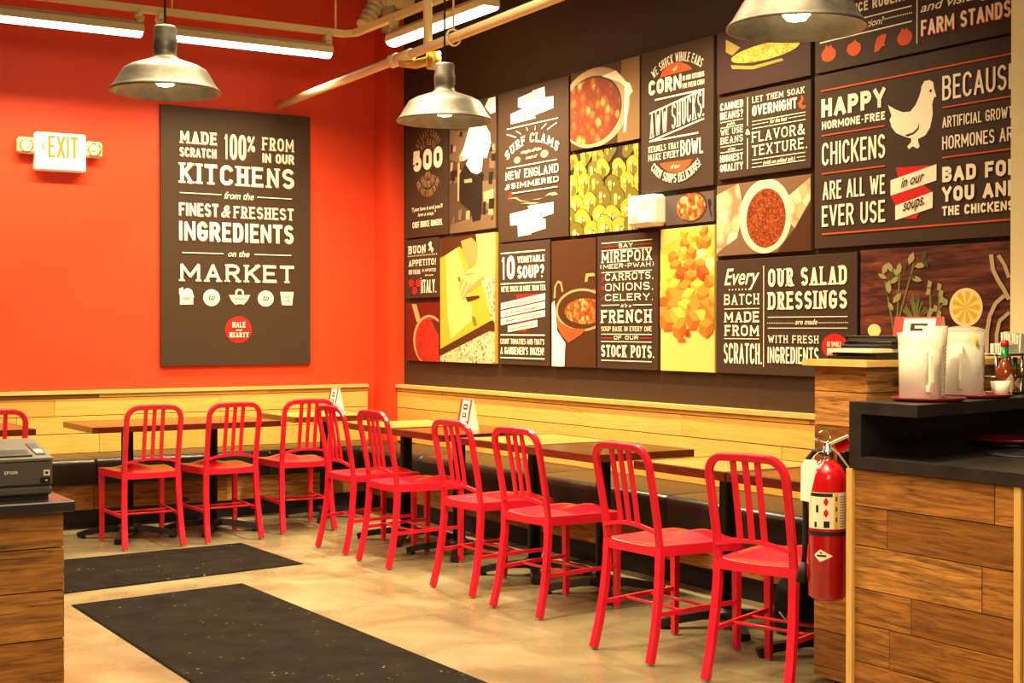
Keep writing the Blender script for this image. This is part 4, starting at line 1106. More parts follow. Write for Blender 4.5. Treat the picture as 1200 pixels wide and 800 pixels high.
# ------------------------------------------------------------------ boards on the walls
LABELS = {
 '500': ('sign', 'tall narrow dark board with a big 500, hung beside the red pilaster', 'panel'),
 'surf': ('sign', 'tall dark board about surf clams with white ribbon banners top and bottom', 'panel'),
 'corn': ('sign', 'tall dark board reading corn and aww shucks between two orange half discs', 'panel'),
 'beans': ('sign', 'wide dark board about soaking beans overnight for flavor and texture', 'panel'),
 'mire': ('sign', 'dark board about mirepoix listing carrots, onions and celery', 'panel'),
 'ten': ('sign', 'dark board asking 10 vegetable soup, with four slanted cream strips', 'panel'),
 'buon': ('sign', 'small dark board reading buon appetito with three red tomatoes', 'panel'),
 'farm': ('sign', 'dark board at top right with farm stands wording and orange vegetables', 'panel'),
 'chick': ('sign', 'largest dark board on the brown wall, with a white hen and a red ribbon', 'panel'),
 'salad': ('sign', 'wide dark board about salad dressings made from scratch, lower row', 'panel'),
 'chef': ('photograph', 'brown toned photograph board of a person in a white jacket', 'sepia'),
 'hands': ('photograph', 'yellow photograph board of two hands working on a cutting board', 'yellowboard'),
 'pot': ('photograph', 'dark photograph board of a copper pot of soup with a white towel', 'brownprint'),
 'pan': ('photograph', 'small dark red photograph board of a saucepan of tomato soup', 'darkred'),
 'soup': ('photograph', 'photograph board of a white bowl of red soup and a spoon', 'brownprint'),
 'peppers': ('photograph', 'photograph board filled with yellow green peppers', 'darkwood'),
 'stew': ('photograph', 'smallest photograph board, a bowl of stew beside a dark spoon', 'greyprint'),
 'carrots': ('photograph', 'yellow photograph board of diced carrots and onions', 'paleyellow'),
 'beanphoto': ('photograph', 'photograph board of a cloth sack full of red beans', 'clothdark'),
 'cornphoto': ('photograph', 'photograph board of a yellow corn cob, partly behind the near pendant lamp', 'darkwood'),
 'herbs': ('photograph', 'dark wood photograph board of herb sprigs, a lemon half and a whisk', 'redwood'),
}
rp = random.Random(5)
def cubes(P):
    """diced vegetables: each dice shows a top and two sides"""
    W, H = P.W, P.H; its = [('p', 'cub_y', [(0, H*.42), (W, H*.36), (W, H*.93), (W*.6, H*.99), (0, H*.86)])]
    cells = []
    for r in range(9):
        for c in range(6): cells.append((r, c))
    for r, c in cells:
        y = H*(.95-.072*r)+rp.uniform(-.015, .015); x = (c+.5*(r % 2)+rp.uniform(-.3, .3))*W/5
        if x < W*(.42-.09*r): continue
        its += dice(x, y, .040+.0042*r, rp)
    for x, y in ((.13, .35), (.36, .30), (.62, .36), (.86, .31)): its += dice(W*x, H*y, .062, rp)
    its += [('p', 'cub_rd', [(W*.48, H*.24), (W*.57, H*.25), (W*.55, H*.30), (W*.49, H*.29)]), ('p', 'cub_od', [(W*.33, H*.205), (W*.5, H*.21), (W*.46, H*.235), (W*.36, H*.232)])]
    return its
def dice(x, y, s, rp):
    k = rp.choice(['cub_o', 'cub_o', 'cub_r', 'cub_y', 'cub_w', 'cub_o', 'cub_y']); a = rp.uniform(-.5, .5)
    def R(p, q): return (x+s*(p*math.cos(a)-q*math.sin(a)), y+s*(p*math.sin(a)+q*math.cos(a)))
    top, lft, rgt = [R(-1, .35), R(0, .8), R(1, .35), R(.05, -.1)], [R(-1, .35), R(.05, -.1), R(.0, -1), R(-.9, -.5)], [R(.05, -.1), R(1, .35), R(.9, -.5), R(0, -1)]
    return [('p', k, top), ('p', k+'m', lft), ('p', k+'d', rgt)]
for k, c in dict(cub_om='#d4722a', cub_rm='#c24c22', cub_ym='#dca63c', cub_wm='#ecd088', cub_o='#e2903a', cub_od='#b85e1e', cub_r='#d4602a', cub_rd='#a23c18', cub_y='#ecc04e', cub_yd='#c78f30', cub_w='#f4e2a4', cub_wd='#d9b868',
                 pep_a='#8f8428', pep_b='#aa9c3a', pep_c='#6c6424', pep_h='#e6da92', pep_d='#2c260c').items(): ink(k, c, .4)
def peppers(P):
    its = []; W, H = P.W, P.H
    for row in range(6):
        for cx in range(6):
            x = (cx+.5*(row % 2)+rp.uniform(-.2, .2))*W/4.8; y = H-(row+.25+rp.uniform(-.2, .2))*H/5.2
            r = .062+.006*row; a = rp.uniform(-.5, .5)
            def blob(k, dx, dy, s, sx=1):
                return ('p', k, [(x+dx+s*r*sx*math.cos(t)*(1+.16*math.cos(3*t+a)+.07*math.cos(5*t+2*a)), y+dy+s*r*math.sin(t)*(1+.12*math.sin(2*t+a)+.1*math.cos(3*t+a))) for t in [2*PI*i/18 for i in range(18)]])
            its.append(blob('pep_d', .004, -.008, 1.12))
            its.append(blob(rp.choice(['pep_a', 'pep_b', 'pep_b', 'pep_c']), 0, 0, 1.0))
            its.append(blob('pep_c', .014, -.02, .62, .6)); its.append(blob(rp.choice(['pep_a', 'pep_b']), -.016, .006, .5, .55)); its.append(blob('pep_d', .004, .002, .3, .16))
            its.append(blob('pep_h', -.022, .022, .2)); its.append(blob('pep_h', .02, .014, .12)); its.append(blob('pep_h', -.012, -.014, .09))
    return its
for key, (cat, label, face) in LABELS.items():
    yf, yn, z0, z1 = RECTS[key]; W, H = yf-yn, z1-z0
    o = board('menu_board' if cat == 'sign' else 'photo_board', label, cat, W, H, M_RIGHT, (4.982, yf, z0), PANEL if face == 'panel' else PR[face],
              'lettered boards on the brown wall' if cat == 'sign' else 'photograph boards on the brown wall')
    P = Print(W, H)
    its = PRINTS.get(key, [])
    if key == 'carrots': its = cubes(P)
    if key == 'peppers': its = peppers(P)
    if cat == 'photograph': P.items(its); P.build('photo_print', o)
    else:
        art = [i for i in its if i[0] in 'pe']; txt = [i for i in its if i[0] not in 'pe']
        if art: P.items(art); P.build('artwork', o)
        P.mb = MB(); P.keys = []; P.items(txt); P.build('lettering', o)
x0, x1, z0, z1 = 3.192, 4.334, 1.042, 2.886
o = board('menu_board', 'large dark board of cream lettering alone on the red wall', 'sign', x1-x0, z1-z0, M_BACK, (x0, 9.731, z0), PANEL)
P = Print(x1-x0, z1-z0); its = PRINTS['made']
P.items([i for i in its if i[0] in 'pe']); P.build('artwork', o)
P.mb = MB(); P.keys = []
sh = []
for i in its:
    if i[0] == 't' and i[4][4] > .05: sh.append((i[0], i[1], i[2], i[3], [i[4][0]+.005, i[4][1]-.006, i[4][2]+.005, i[4][3]-.006, i[4][4]], 'dim'))
P.items(sh); P.items([i for i in its if i[0] not in 'pe']); P.build('lettering', o)

# exit sign with two emergency lamp heads
ex = thing('exit_sign', 'white exit sign with two square lamp heads high on the red wall', 'sign', (2.49, YW, 2.37))
EXW = mat('exit sign face', '#fbf6e4', .4, emit=((1, .95, .8), .12)); EXL = mat('exit letters', '#b57a10', .5)
MB().box((-.168, -.078, 0), (.168, 0, .256), .01).build('housing', EXW, ex)
PR['exit'] = EXL
P = Print(.336, .256); P.z = 0.0006
P.items([('t', 'EXIT', 'sans', .15, [.082, .088, .282, .088, .145], 'exit'), ('r', [.062, .19, .04, .162, .009], 'exit'), ('r', [.04, .162, .062, .134, .009], 'exit')])
L = P.build('lettering', ex); L.matrix_local = Matrix.Translation((-.168, -.0785, 0)) @ M_BACK
for sx in (-1, 1):
    h = MB()
    h.box((sx*.225-.058, -.075, .105), (sx*.225+.058, -.012, .215), .016)
    h.box((sx*.172-.02, -.05, .14), (sx*.172+.02, -.02, .18))
    hd = h.build('lamp_head', WHITE_METAL, ex)
    Mx = Matrix.Translation((sx*.225, -.0755, .16)) @ Matrix.Rotation(PI/2, 4, 'X')
    MB().lathe([(.046, .0), (.046, .002), (.04, .0025), (.026, -.008), (.008, -.02), (0, -.02)], 24, M=Mx, closed=True).build('reflector', mat('lamp reflector', '#b8a078', .2, .8), hd)
    MB().lathe([(.0, .004), (.016, .003), (.018, -.004)], 16, M=Mx, closed=True).build('lens', mat('lamp lens', '#efe0b8', .2), hd)
# fire alarm box on the brown wall
al = thing('alarm_box', 'white rounded alarm box on the brown wall between the photographs', 'alarm', (4.98, 6.43, 1.89))
MB().box((-.085, -.125, 0), (.027, .125, .18), .022).build('housing', WHITE, al)
MB().box((-.0865, -.085, .095), (-.084, -.02, .15), .004).build('lens', mat('strobe lens', '#e9dcbc', .15), al)
g_ = MB()
for k in range(4): g_.box((-.0865, .02+.018*k, .03), (-.084, .03+.018*k, .06), .001)
g_.build('speaker_grille', mat('grille grey', '#b5a684', .5), al)

# ------------------------------------------------------------------ benches
def bench(name, label, segs, axis, loc, M):
    """local: x along, y outward (towards the room), z up"""
    t = thing(name, label, 'bench', loc); L = segs[-1]
    b = MB(); b.box((0, 0, 0), (L, .36, .12), 0, M); b.build('toe_kick', BLACK_RUBBER, t)
    w = MB(); rows = [(.12, .285)]
    U = M.to_3x3() @ Vector((1, 0, 0)); N = M.to_3x3() @ Vector((0, 1, 0))
    w.m(0)
    planks(w, M @ Vector((0, .40, 0)), U, (0, 0, 1), N, L, rows, .018, RND, .6, 1.6)
    w.build('wood_fascia', RECL, t)
    for a, c in zip(segs, segs[1:]):
        m = MB(); sec = [(.0, .285), (.455, .285)]
        for k in range(5): q = -PI/2+PI/2*k/4; sec.append((.455+.015*math.cos(q), .300+.015*math.sin(q)))
        for k in range(7): q = PI/2*k/6; sec.append((.43+.04*math.cos(q), .42+.04*math.sin(q)))
        sec += [(.2, .463), (.0, .46)]
        n = len(sec); ri = []
        for x, ins in ((a+.0008, .008), (a+.006, .002), (a+.016, 0), (c-.016, 0), (c-.006, .002), (c-.0008, .008)):
            ri.append(m.pts([M @ Vector((x, y-ins if y > .1 else y, z-ins if z > .4 else z)) for y, z in sec]))
        for p_, q_ in zip(ri, ri[1:]):
            for k in range(n): m.face((p_[k], p_[(k+1) % n], q_[(k+1) % n], q_[k]), True)
        m.face(ri[0][::-1]); m.face(ri[-1]); m.build('cushion', VINYL, t)
    return t
bench('banquette_bench', 'black cushioned bench along the red wall', [0, 1.2, 2.4, 3.6, 4.8, 5.87], 0, (-1.0, YW-.047, 0), Matrix(((1, 0, 0, 0), (0, -1, 0, 0), (0, 0, 1, 0), (0, 0, 0, 1))))
bench('banquette_bench', 'black cushioned bench along the brown wall', [0, .92, 2.3, 3.55, 4.6, 5.53], 1, (XW-.063, 9.205, 0), Matrix(((0, -1, 0, 0), (-1, 0, 0, 0), (0, 0, 1, 0), (0, 0, 0, 1))))

# ------------------------------------------------------------------ chairs
def make_chair(label):
    t = thing('dining_chair', label, 'chair')
    prof = [(0, .008), (.028, .12), (.049, .25), (.06, .36), (.063, .45)]
    R = [(-.0155, -.0125), (.0155, -.0125), (.0155, .0125), (-.0155, .0125)]
    for s in (-1, 1):
        path = [(x, s*(.176-.015*min(z/.4, 1)), z) for x, z in prof]
        MB().sweep(path, R, Vector((1, 0, 0))).build('rear_leg', CHAIR, t)
        path = [(.452, s*.187, z) for z in (.008, .2, .44)]
        lg = MB().sweep(path, [(a*.92, b*1.1) for a, b in R], Vector((1, 0, 0)), scale=[.86, .95, 1.08]).build('front_leg', CHAIR, t)
    for n, (x, y) in enumerate(((0, .176), (0, -.176), (.452, .187), (.452, -.187))):
        MB().lathe([(.011, 0), (.012, .008), (.009, .0085)], 10, (x, y)).build('glide', GLIDE, t)
    # back frame: an arch from the rear legs, raked backwards
    bx = lambda z: .063-.078*max(0, (z-.45)/.41)**1.2
    hw, top, r = .161, .842, .07
    pts = [(-hw, .44), (-hw*1.0, .55), (-hw*1.01, .66), (-hw*1.015, top-r)]
    for k in range(1, 8):
        a = PI-PI/2*k/7; pts.append((-hw*1.015+r+r*math.cos(a), top-r+r*math.sin(a)))
    pts += [(0, top+.002)]
    pts = pts+[(-y, z) for y, z in pts[:-1][::-1]]
    path = [Vector((bx(z), y, z)) for y, z in pts]
    ups = []
    for i, p in enumerate(path):
        tg = (path[min(i+1, len(path)-1)]-path[max(0, i-1)]).normalized()
        ups.append(Vector((1, 0, .25)))
    MB().sweep(path, [(-.0142, -.009), (-.011, -.0112), (.011, -.0112), (.0142, -.009), (.0142, .009), (.011, .0112), (-.011, .0112), (-.0142, .009)], ups).build('back_frame', CHAIR, t)
    # curved lower back rail
    rail = [Vector((bx(.53)-.004-.012*math.cos(PI*y/.34), y, .508+.026*math.cos(PI*y/.34))) for y in [-.158+.316*k/10 for k in range(11)]]
    MB().sweep(rail, [(-.007, -.0075), (.007, -.0075), (.007, .0075), (-.007, .0075)], Vector((0, 0, 1))).build('back_rail', CHAIR, t)
    for y in (-.052, 0, .052):
        zs = [.529, .62, .72, .834]
        MB().sweep([(bx(z)-.010*math.cos(PI*y/.34)*(1-(z-.535)/.31), y, z) for z in zs], [(-.011, -.005), (.011, -.005), (.011, .005), (-.011, .005)], Vector((1, 0, 0))).build('back_slat', CHAIR, t)
    # dished seat with a folded apron
    m = MB(); nx, ny = 14, 14; g = []
    for i in range(nx+1):
        row = []
        for j in range(ny+1):
            u, v = i/nx, j/ny*2-1; x = .052+.438*u; hy = .160+.046*min(1, u*1.25)
            hy *= 1-.06*max(0, (u-.93)/.07)**2
            dish = .02*math.exp(-((u-.32)/.32)**2)*(1-abs(v)**2.5)
            thigh = .019*(math.cos(v*PI*1.0)*.5+.5)*math.exp(-((u-.88)/.2)**2)-.010*math.exp(-((abs(v)-.5)/.25)**2)*math.exp(-((u-.85)/.25)**2)
            row.append((x, hy*v, .457-dish+thigh-.004*max(0, (u-.9)/.1)**2))
        g.append(m.pts(row))
    for i in range(nx):
        for j in range(ny): m.face((g[i][j], g[i+1][j], g[i+1][j+1], g[i][j+1]), True)
    rim = [g[0][j] for j in range(ny+1)]+[g[i][ny] for i in range(1, nx+1)]+[g[nx][j] for j in range(ny-1, -1, -1)]+[g[i][0] for i in range(nx-1, 0, -1)]
    low = m.pts([(Vector(m.v[k])*1 if False else (m.v[k][0], m.v[k][1], .415)) for k in rim]); n = len(rim)
    for k in range(n): m.face((rim[k], rim[(k+1) % n], low[(k+1) % n], low[k]))
    m.face(low)
    m.build('seat', CHAIR, t)
    for s in (-1, 1):
        MB().sweep([(.04, s*.168, .19), (.25, s*.178, .197), (.447, s*.187, .2)], [(-.006, -.009), (.006, -.009), (.006, .009), (-.006, .009)], Vector((0, 0, 1))).build('stretcher', CHAIR, t)
    for x in (.17, .31):
        MB().tube([(x, -.164-.05*x, .196), (x, .164+.05*x, .196)], .0065, 8).build('cross_rod', CHAIR, t)
    return t
CH = [  # position of the rear feet's middle, heading, label
 ((3.350, 4.516), .053, 'red slat back chair second from the fire extinguisher'),
 ((3.432, 3.870), .27, 'red slat back chair nearest to the fire extinguisher'),
 ((3.450, 5.461), .088, 'red slat back chair third from the fire extinguisher, at the dark topped table'),
 ((3.460, 6.067), .063, 'red slat back chair fourth from the fire extinguisher'),
 ((3.492, 7.002), .024, 'red slat back chair fifth from the fire extinguisher, at the red brown table'),
 ((3.501, 7.569), .035, 'red slat back chair sixth from the fire extinguisher, its side before the corner'),
 ((2.651, 8.209), 1.563, 'red slat back chair left of the pair at the long table below the red wall'),
 ((3.157, 8.219), 1.602, 'red slat back chair right of the pair at the long table below the red wall'),
 ((3.705, 8.345), 1.53, 'red slat back chair at the small corner table below the red wall'),
 ((1.745, 8.2), 1.57, 'red slat back chair mostly hidden behind the receipt printer'),
]
CG = 'red chairs at the tables'
c0 = make_chair(CH[0][2]); c0['group'] = CG
(x, y), rz, _ = CH[0]; c0.location = (x, y, 0); c0.rotation_euler = (0, 0, rz)
for (x, y), rz, lab in CH[1:]: dup(c0, (x, y, 0), rz, lab, CG)

# ------------------------------------------------------------------ tables
def make_table(label, w, d, top, spots, loc, base_rot=.2, cat='table'):
    """w along y (or x), d across; origin at the middle on the floor"""
    t = thing('dining_table', label, cat, loc, 0, 'tables along the benches')
    hz, th, e = .72, .036, .028
    m = MB()
    for lo, hi, ax in (((-d/2, -w/2, hz-th), (-d/2+e, w/2, hz), 1), ((d/2-e, -w/2, hz-th), (d/2, w/2, hz), 1), ((-d/2+e, -w/2, hz-th), (d/2-e, -w/2+e, hz), 0), ((-d/2+e, w/2-e, hz-th), (d/2-e, w/2, hz), 0)):
        slab_wood(m, lo, hi, ax, RND.random(), (RND.random()*9, RND.random()*9))
    m.build('edge_band', EDGE, t)
    m = MB(); n = 5; ww = (w-2*e)/n; L = d-2*e
    along = d >= w
    for k in range(n):
        if not along: slab_wood(m, (-L/2, -w/2+e+k*ww, hz-th+.004), (L/2, -w/2+e+(k+1)*ww, hz-.0005), 1, RND.random(), (RND.random()*9, RND.random()*9))
        else:
            dd = L/n; slab_wood(m, (-L/2+k*dd, -w/2+e, hz-th+.004), (-L/2+(k+1)*dd, w/2-e, hz-.0005), 1, RND.random(), (RND.random()*9, RND.random()*9))
    m.build('tabletop', top, t)
    for sx, sy in spots:
        MB().lathe([(.037, .07), (.037, hz-th-.012), (.05, hz-th-.012)], 20, (sx, sy)).build('column', BLACK_METAL, t)
        MB().box((sx-.16, sy-.16, hz-th-.012), (sx+.16, sy+.16, hz-th), .003).build('top_plate', BLACK_METAL, t)
        MB().lathe([(.075, .045), (.07, .075), (.045, .09)], 20, (sx, sy)).build('hub', BLACK_METAL, t)
        for k in range(4):
            a = base_rot+PI/4+PI/2*k; c, s = math.cos(a), math.sin(a)
            path = [(sx+c*r, sy+s*r, z) for r, z in ((.02, .062), (.12, .058), (.24, .04), (.305, .022))]
            lg = MB().sweep(path, [(-.026, -.018), (.026, -.018), (.02, .016), (-.02, .016)], Vector((0, 0, 1)), scale=[1.1, 1, .95, .9]).build('base_leg', BLACK_METAL, t)
            MB().lathe([(.014, 0), (.016, .008), (.012, .012)], 10, (sx+c*.27, sy+s*.27)).build('foot', BLACK_RUBBER, lg)
    return t
TX = 4.105
T = [('pale oak topped square table in the corner end of the brown wall row', TOP_OAK, 7.735), ('red brown topped square table holding the sign tent, brown wall row', TOP_RED, 7.08),
     ('pale oak topped square table beside the dark topped one', TOP_OAK, 6.275), ('dark topped square table in the middle of the brown wall row', TOP_DARK, 5.655),
     ('pale oak topped square table at the second chair from the fire extinguisher', TOP_OAK, 4.725), ('red brown topped square table behind the fire extinguisher', TOP_RED, 4.1)]
for k, (lab, top, y) in enumerate(T):
    make_table(lab, .612, .61, top, [(-.02, 0)], (TX, y, 0), .12+.05*k)
make_table('long two pedestal table below the red wall', .66, 1.2, TOP_DARK, [(-.29, 0), (.26, 0)], (2.94, 8.74, 0), .3)
make_table('small table in the corner below the red wall', .61, .64, TOP_OAK, [(.04, 0)], (4.06, 8.96, 0), .25)
make_table('table at far left behind the receipt printer', .66, .64, TOP_DARK, [(0, 0)], (1.71, 8.80, 0), .1)

# table tents
SIGN_RED = mat('sign tent red', '#c8341f', .5)
def tent(label, loc, rz, w=.065, h=.18, d=.04):
    """solid folded card, ridge along local x, printed face towards local -y"""
    t = thing('table_tent', label, 'sign', loc, rz, 'sign tents')
    m = MB(); tri = [(-d, 0), (d, 0), (.004, h), (-.004, h)]
    a = m.pts([(-w, y, z) for y, z in tri]); b = m.pts([(w, y, z) for y, z in tri])
    m.face(a); m.face(b[::-1])
    for k in range(4): m.face((a[k], a[(k+1) % 4], b[(k+1) % 4], b[k]))
    m.build('card', PAPER, t)
    def onface(u0, u1, v0, v1, off):
        return [(u*w, -d+(d-.004)*v-off, h*v+off*.3) for u, v in ((u0, v0), (u1, v0), (u1, v1), (u0, v1))]
    f = MB(); f.face(f.pts(onface(-1, 1, .0, 1, .0008))); f.m(1); f.face(f.pts(onface(-.6, .72, .3, .96, .0014)))
    f.m(2); f.face(f.pts(onface(-.3, .4, .66, .84, .002))); f.face(f.pts(onface(-.3, .4, .42, .56, .002)))
    f.m(1); f.face(f.pts(onface(-.12, .22, .72, .78, .0026))); f.face(f.pts(onface(-.12, .22, .46, .52, .0026)))
    f.build('printed_front', [SIGN_RED, PAPER, PR['panel']], t)
    return t
tent('red and white sign tent on the corner table below the red wall', (4.13, 8.86, .72), -PI/2)
tent('red and white sign tent on the red brown table by the brown wall', (4.13, 7.06, .72), -PI/2)
tent('red and white sign tent on the wooden ledge behind the water pitchers', (3.955, 3.53, WT+.0222), -PI/2+.35, .09, .15, .05)

# ------------------------------------------------------------------ floor mats
def floor_mat_obj(label, quad):
    c = Vector((sum(p[0] for p in quad)/4, sum(p[1] for p in quad)/4, 0))
    m = MB(); P = [(p[0]-c.x, p[1]-c.y) for p in quad]; I = [(x*.985, y*.985) for x, y in P]
    a = m.pts([(x, y, .001) for x, y in P]); b = m.pts([(x, y, .004) for x, y in P]); d = m.pts([(x, y, .009) for x, y in I])
    for k in range(4): m.face((a[k], a[(k+1) % 4], b[(k+1) % 4], b[k])); m.face((b[k], b[(k+1) % 4], d[(k+1) % 4], d[k]))
    m.face(d); m.face(a[::-1])
    o = m.build('floor_mat', MAT_RUBBER, None, c); return tag(o, label, 'mat', 'rubber floor mats')
floor_mat_obj('long black rubber mat running towards the viewer in the aisle', [(1.775, 6.74), (2.665, 6.85), (2.69, 3.0), (1.74, 2.9)])
floor_mat_obj('black rubber mat nearer the red wall, beyond the long mat', [(1.25, 8.01), (3.167, 8.124), (3.178, 7.239), (1.3, 6.98)])
# ------------------------------------------------------------------ fluorescent fittings and their rail
def fixture(label, loc, rz, L=1.23, k=1.0):
    t = thing('ceiling_light', label, 'light', loc, rz, 'fluorescent fittings on the rail')
    m = MB(); sec = [(-.058, .0), (.058, .0), (.052, .045), (.03, .07), (-.03, .07), (-.052, .045)]
    m.sweep([(0, 0, 0), (L, 0, 0)], [(a, b) for a, b in sec], Vector((0, 0, 1)))
    m.build('housing', WHITE_METAL, t)
    m = MB(); sec = [(.053*math.cos(a), .030*math.sin(a)) for a in [PI+PI*k/8 for k in range(9)]]
    m.sweep([(.008, 0, 0), (L-.008, 0, 0)], sec, Vector((0, 0, 1)), True)
    m.build('lens', TUBE, t)
    d = bpy.data.lights.new('tube_light', 'AREA'); d.shape = 'RECTANGLE'; d.size = L-.04; d.size_y = .09; d.energy = TUBE_POWER*k; d.color = (1.0, .79, .46); d.spread = math.radians(138)
    o = bpy.data.objects.new('tube_light', d); COL.objects.link(o); o.parent = t; o.location = (L/2, 0, -.034)
    for x in (.02, L-.02):
        MB().box((x-.02, -.035, .05), (x+.02, .035, .09), .006).box((x-.03, -.022, .085), (x+.03, .022, .115), .006).box((x-.018, -.03, .11), (x+.018, .03, .15), .006).build('hanger_clip', WHITE_METAL, t)
    return t
fixture('glowing strip light before the red wall, right of the near pendant cord', (2.93, 9.0, 3.215), 0)
fixture('glowing strip light before the red wall at top left', (1.60, 9.0, 3.215), 0)
fixture('glowing strip light slanting along the brown wall over the corner', (4.32, 7.10, 3.205), PI/2, 1.27, 2.2)
fixture('glowing strip light before the red wall, beyond the left edge', (.27, 9.0, 3.215), 0)
fixture('glowing strip light along the brown wall, beyond the top edge', (4.32, 5.15, 3.205), PI/2, 1.27)
rl = thing('light_rail', 'cream square tube rail carrying the strip lights round the corner', 'rail', (4.32, 9.0, 3.37))
m = MB(); q = .022
m.sweep([(-5, 0, 0), (-.06, 0, 0), (0, -.06, 0), (0, -6.5, 0)], [(-q, -q), (q, -q), (q, q), (-q, q)], Vector((0, 0, 1))); m.build('tube', PIPE_WHITE, rl)
for x, y in ((-.12, 0), (-1.29, 0), (-2.9, 0), (-4.4, 0), (0, -1.95), (0, -4.2)):
    MB().tube([(x, y, .02), (x, y, 1.03)], .007, 8).build('hanger_rod', PIPE_WHITE, rl)

# sprinkler pipe with its coupling, branch and riser
sp = thing('sprinkler_pipe', 'cream sprinkler pipe running from the red wall over the boards', 'pipe', (4.09, YW, 2.953))
d = Vector((-.19, -3.907, -.01)).normalized(); at = lambda s: d*s
MB().tube([at(0), at(6.5)], .028, 14).build('pipe', PIPE_WHITE, sp)
m = MB(); m.tube([at(2.02), at(2.10)], .042, 14); m.tube([at(2.10), at(2.30)], .035, 14); m.build('coupling', PIPE_WHITE, sp)
b0 = at(2.16)+Vector((0, 0, -.03))
m = MB(); m.tube([b0, b0+Vector((.02, -.14, -.03)), b0+Vector((.06, -.3, -.02))], .028, 12); m.tube([b0+Vector((.06, -.29, -.075)), b0+Vector((.06, -.29, .02))], .045, 14); m.build('branch_valve', BRASS, sp)
p = at(2.52); MB().tube([p, p+Vector((0, 0, 1.45))], .026, 12).build('riser', PIPE_WHITE, sp)
p = at(2.85); 
m = MB(); m.tube([p+Vector((.045*math.cos(a), 0, .045*math.sin(a))) for a in [PI*2*k/20 for k in range(21)]], .006, 6); m.tube([p+Vector((0, 0, .045)), p+Vector((0, 0, 1.4))], .006, 6); m.build('hanger_loop', PIPE_WHITE, sp)
# lagged pipe in the corner above the rail
lg = thing('lagged_pipe', 'thick ribbed cream lagged pipe bending above the rail in the corner', 'pipe', (4.7, 9.4, 3.5))
path = []
for k in range(30):
    s = k/29
    if s < .45: path.append((-.09+.1*s/.45, 0, .03+.17*s/.45))
    elif s < .7: a = PI-PI/2*(s-.45)/.25; path.append((.13+.12*math.cos(a), 0, .20+.06*math.sin(a)))
    else: path.append((.13+.25*(s-.7)/.3, 0, .26))
MB().tube(path, .062, 16, [1.06 if k % 3 else .9 for k in range(30)]).build('lagging', PIPE_WHITE, lg)
MB().tube([(.13, .02, .02), (.13, .02, .3), (.13, .02, .9)], .055, 14).build('drop_pipe', mat('grey lagging', '#a3937a', .7), lg)

# ------------------------------------------------------------------ pendant lamps
def pendant(label, loc):
    t = thing('pendant_lamp', label, 'lamp', loc, 0, 'galvanised pendant lamps')
    prof = [(.002, .236), (.038, .236), (.042, .228), (.042, .192), (.045, .186), (.045, .150), (.042, .145), (.043, .122), (.055, .112), (.085, .102), (.125, .088), (.152, .073), (.160, .062), (.170, .045), (.190, .012), (.2, .0), (.206, -.006), (.206, -.012)]
    outer = prof; inner = [(max(r-.004, .001), z-.004) for r, z in prof[5:-2]][::-1]
    m = MB().lathe(outer+[(.200, -.012)]+inner, 48, closed=True); m.build('shade', GALV, t)
    MB().lathe([(.03, .12), (.03, .085), (.0, .085)], 20).build('socket', mat('porcelain socket', '#d8ccb0', .4), t)
    MB().lathe([(.012, .10), (.02, .09), (.036, .068), (.044, .046), (.041, .028), (.028, .014), (.0, .008)], 24).build('bulb', BULB, t)
    MB().tube([(0, 0, .236), (0, 0, 4.4-loc[2])], .0045, 8).build('cord', BLACK_RUBBER, t)
    d = bpy.data.lights.new('bulb_light', 'SPOT'); d.energy = BULB_POWER; d.color = (1, .74, .40); d.shadow_soft_size = .05; d.spot_size = 2.5; d.spot_blend = .5
    o = bpy.data.objects.new('bulb_light', d); COL.objects.link(o); o.location = (0, 0, .0); o.parent = t
    return t
pendant('galvanised pendant lamp on the left, in front of the red wall', (1.715, 5.173, 2.205))
pendant('galvanised pendant lamp before the brown wall, at the middle', (2.97, 5.27, 2.205))
pendant('galvanised pendant lamp cut by the top edge at right', (2.928, 3.084, 2.205))

# ------------------------------------------------------------------ right counter
ct = thing('counter', 'reclaimed wood counter with black stone top and raised shelf at right', 'counter', (0, 0, 0))
ct.location = (3.8, 2.6, 0); OFF = Matrix.Translation((-3.8, -2.6, 0))
XL = 3.246
MB().prism([(XL, 3.18), (XL, 1.7), (4.9, 1.7), (4.9, 3.398), (4.25, 3.398)], .873, .91, OFF).build('countertop', STONE, ct)
MB().prism([(XL, 3.18), (XL, 3.13), (4.25, 3.348), (4.9, 3.348), (4.9, 3.398), (4.25, 3.398)], .9102, 1.0438, OFF).build('back_panel', STONE, ct)
MB().prism([(XL, 3.18), (XL, 2.905), (4.25, 3.123), (4.9, 3.123), (4.9, 3.398), (4.25, 3.398)], 1.044, 1.081, OFF).build('raised_shelf', STONE, ct)
m = MB(); m.box((XL+.03, 1.72, .0), (4.88, 3.15, .872), 0, OFF)
m.uv = {k: [(0, 0)]*4 for k in range(len(m.f))}; m.tone = {k: .4 for k in range(len(m.f))}
planks(m, Vector((XL+.03, 3.165, 0))+Vector((-3.8, -2.6, 0)), (0, -1, 0), (0, 0, 1), (-1, 0, 0), .6, [(.0, .15), (.15, .27), (.27, .39), (.39, .50), (.50, .634), (.634, .757), (.757, .872)], .02, RND,
       fixed=[[(.3, .4), (9, .5)], [(.4, .5), (9, .4)], [(.145, .5), (9, .42)], [(.23, .55), (9, .3)], [(.49, .8), (9, .62)], [(.135, .55), (9, .25)], [(.533, .5), (9, .62)]])
m.build('wood_panel', RECL, ct)
m = MB(); slab_wood(m, (XL-.002-3.8, 3.166-2.6, 0), (XL+.03-3.8, 3.19-2.6, .872), 2, .2); m.build('corner_trim', TRIMWOOD, ct)
